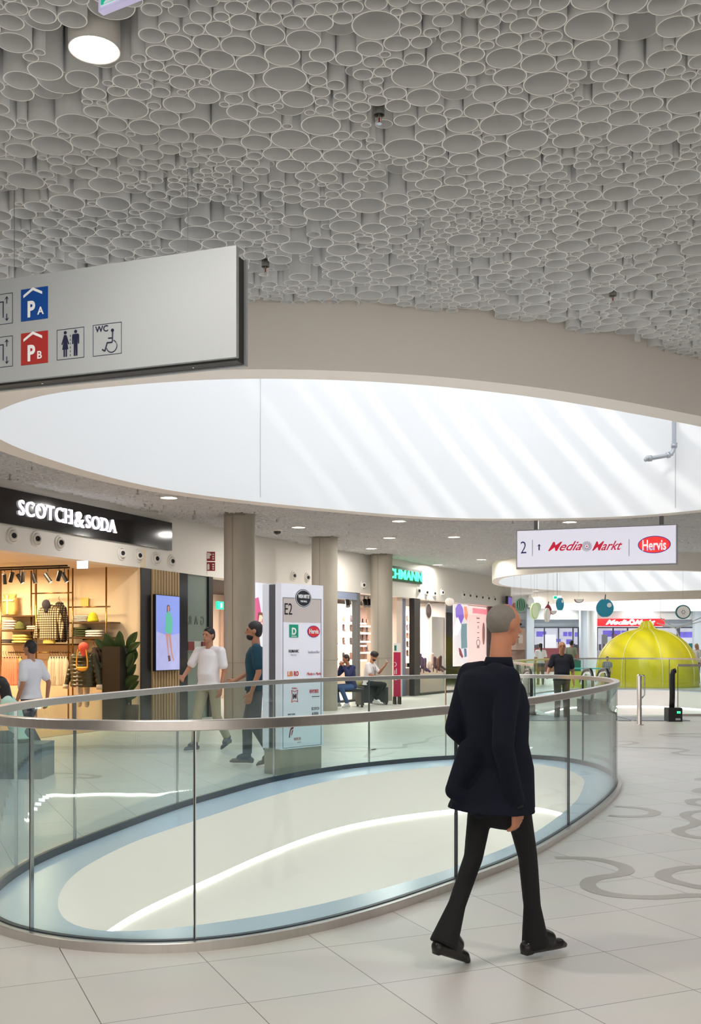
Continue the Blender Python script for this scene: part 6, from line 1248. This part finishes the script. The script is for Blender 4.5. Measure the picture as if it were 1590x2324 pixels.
# man off the escalator and the people beyond
person('bald person in a black t-shirt and olive trousers stepping off the escalator', (at(1274, 1, 22.3)[0], 22.3, -.12), math.radians(176), 1.76, pose=dict(elR=(.27, .04, 1.16), wrR=(.33, .22, 1.05), knR=(.09, .06, .5), knL=(-.09, -.02, .5)), top=(24, 28, 40), legs=(74, 76, 66), shoe=(220, 216, 212), hair='none', sk=skin2, belly=.8)
person('person with a dark ponytail in a white top seen from behind near the far counter', (at(1226, 1, 42)[0], 42, 0), 0.1, 1.68, top=(228, 232, 236), legs=(60, 66, 80), hair='pony', fem=True, sk=skin2, vox=.014)
person('person in a grey-green shirt seen from behind, near the far counter', (at(1296, 1, 43)[0], 43, 0), -.3, 1.80, top=(124, 132, 118), legs=(80, 84, 90), hair='short', sk=skin2, vox=.014)
person('blond person in a white blouse at the right edge beyond the yellow dome', (at(1580, 1, 44)[0], 44, 0), 2.2, 1.68, top=(228, 230, 232), legs=(60, 70, 96), hair='long', hm=hairy, fem=True, vox=.014)
person('child in a striped top and dark cap in front of the yellow dome', (at(1379, 1, 38.0)[0], 38.1, 0), 2.8, 1.18, top=(190, 190, 190), topm=plaid('stripe_top', (222, 222, 222), (90, 90, 96), 9), legs=(70, 70, 84), hair='cap', hm=mat('cap_dark', (50, 50, 56), .8), vox=.014)

# ------------------------------------------------------------------ details that belong to a part become its children
def nest(root, base_names, child_words):
    base = next((c for c in root.children if c.name.split('.')[0] in base_names), None)
    if base is None: return
    for c in list(root.children):
        n = c.name.split('.')[0]
        if c is not base and any(w_ in n for w_ in child_words):
            c.parent = base; c.matrix_parent_inverse = Matrix.Identity(4)
for r in [o for o in S.objects if o.parent is None and o.get('category')]:
    k_ = r.name.split('.')[0]
    if k_ == 'person': nest(r, ('body',), ('eyes', 'lips')); nest(r, ('jacket',), ('collar', 'shirt_cuff'))
    elif k_ == 'directory_pylon': nest(r, ('front_case',), ('lettering', 'logo', 'badge', 'header_band', 'frame_line', 'floor_code', 'mark', 'emblem', 'letter', 'underline'))
    elif k_ in ('wayfinding_board', 'lit_hanging_sign'): nest(r, ('front_panel', 'face'), ('pictogram', 'lettering', 'number', 'arrow', 'divider', 'logo', 'swirl'))
    elif k_ == 'shop_sign': nest(r, ('board',), ('lettering', 'swirl'))
    elif k_ == 'air_nozzle': nest(r, ('ball',), ('throat',))
    elif k_ == 'poster': nest(r, ('sheet', 'lightbox'), ('shape', 'figure', 'model'))
    elif k_ == 'advertising_screen': nest(r, ('housing',), ('image', 'model'))
    elif k_ == 'concrete_column': pass
    elif k_ == 'gate_post': nest(r, ('foot_box',), ('indicator', 'label'))
    elif k_ == 'hanging_fruit': nest(r, ('cutout',), ('flesh', 'spot', 'stripe', 'pip', 'stalk'))
    elif k_ == 'shop_window': nest(r, ('pane',), ('lettering', 'notice'))
    elif k_ == 'track_spotlight': nest(r, ('head',), ('lens',))
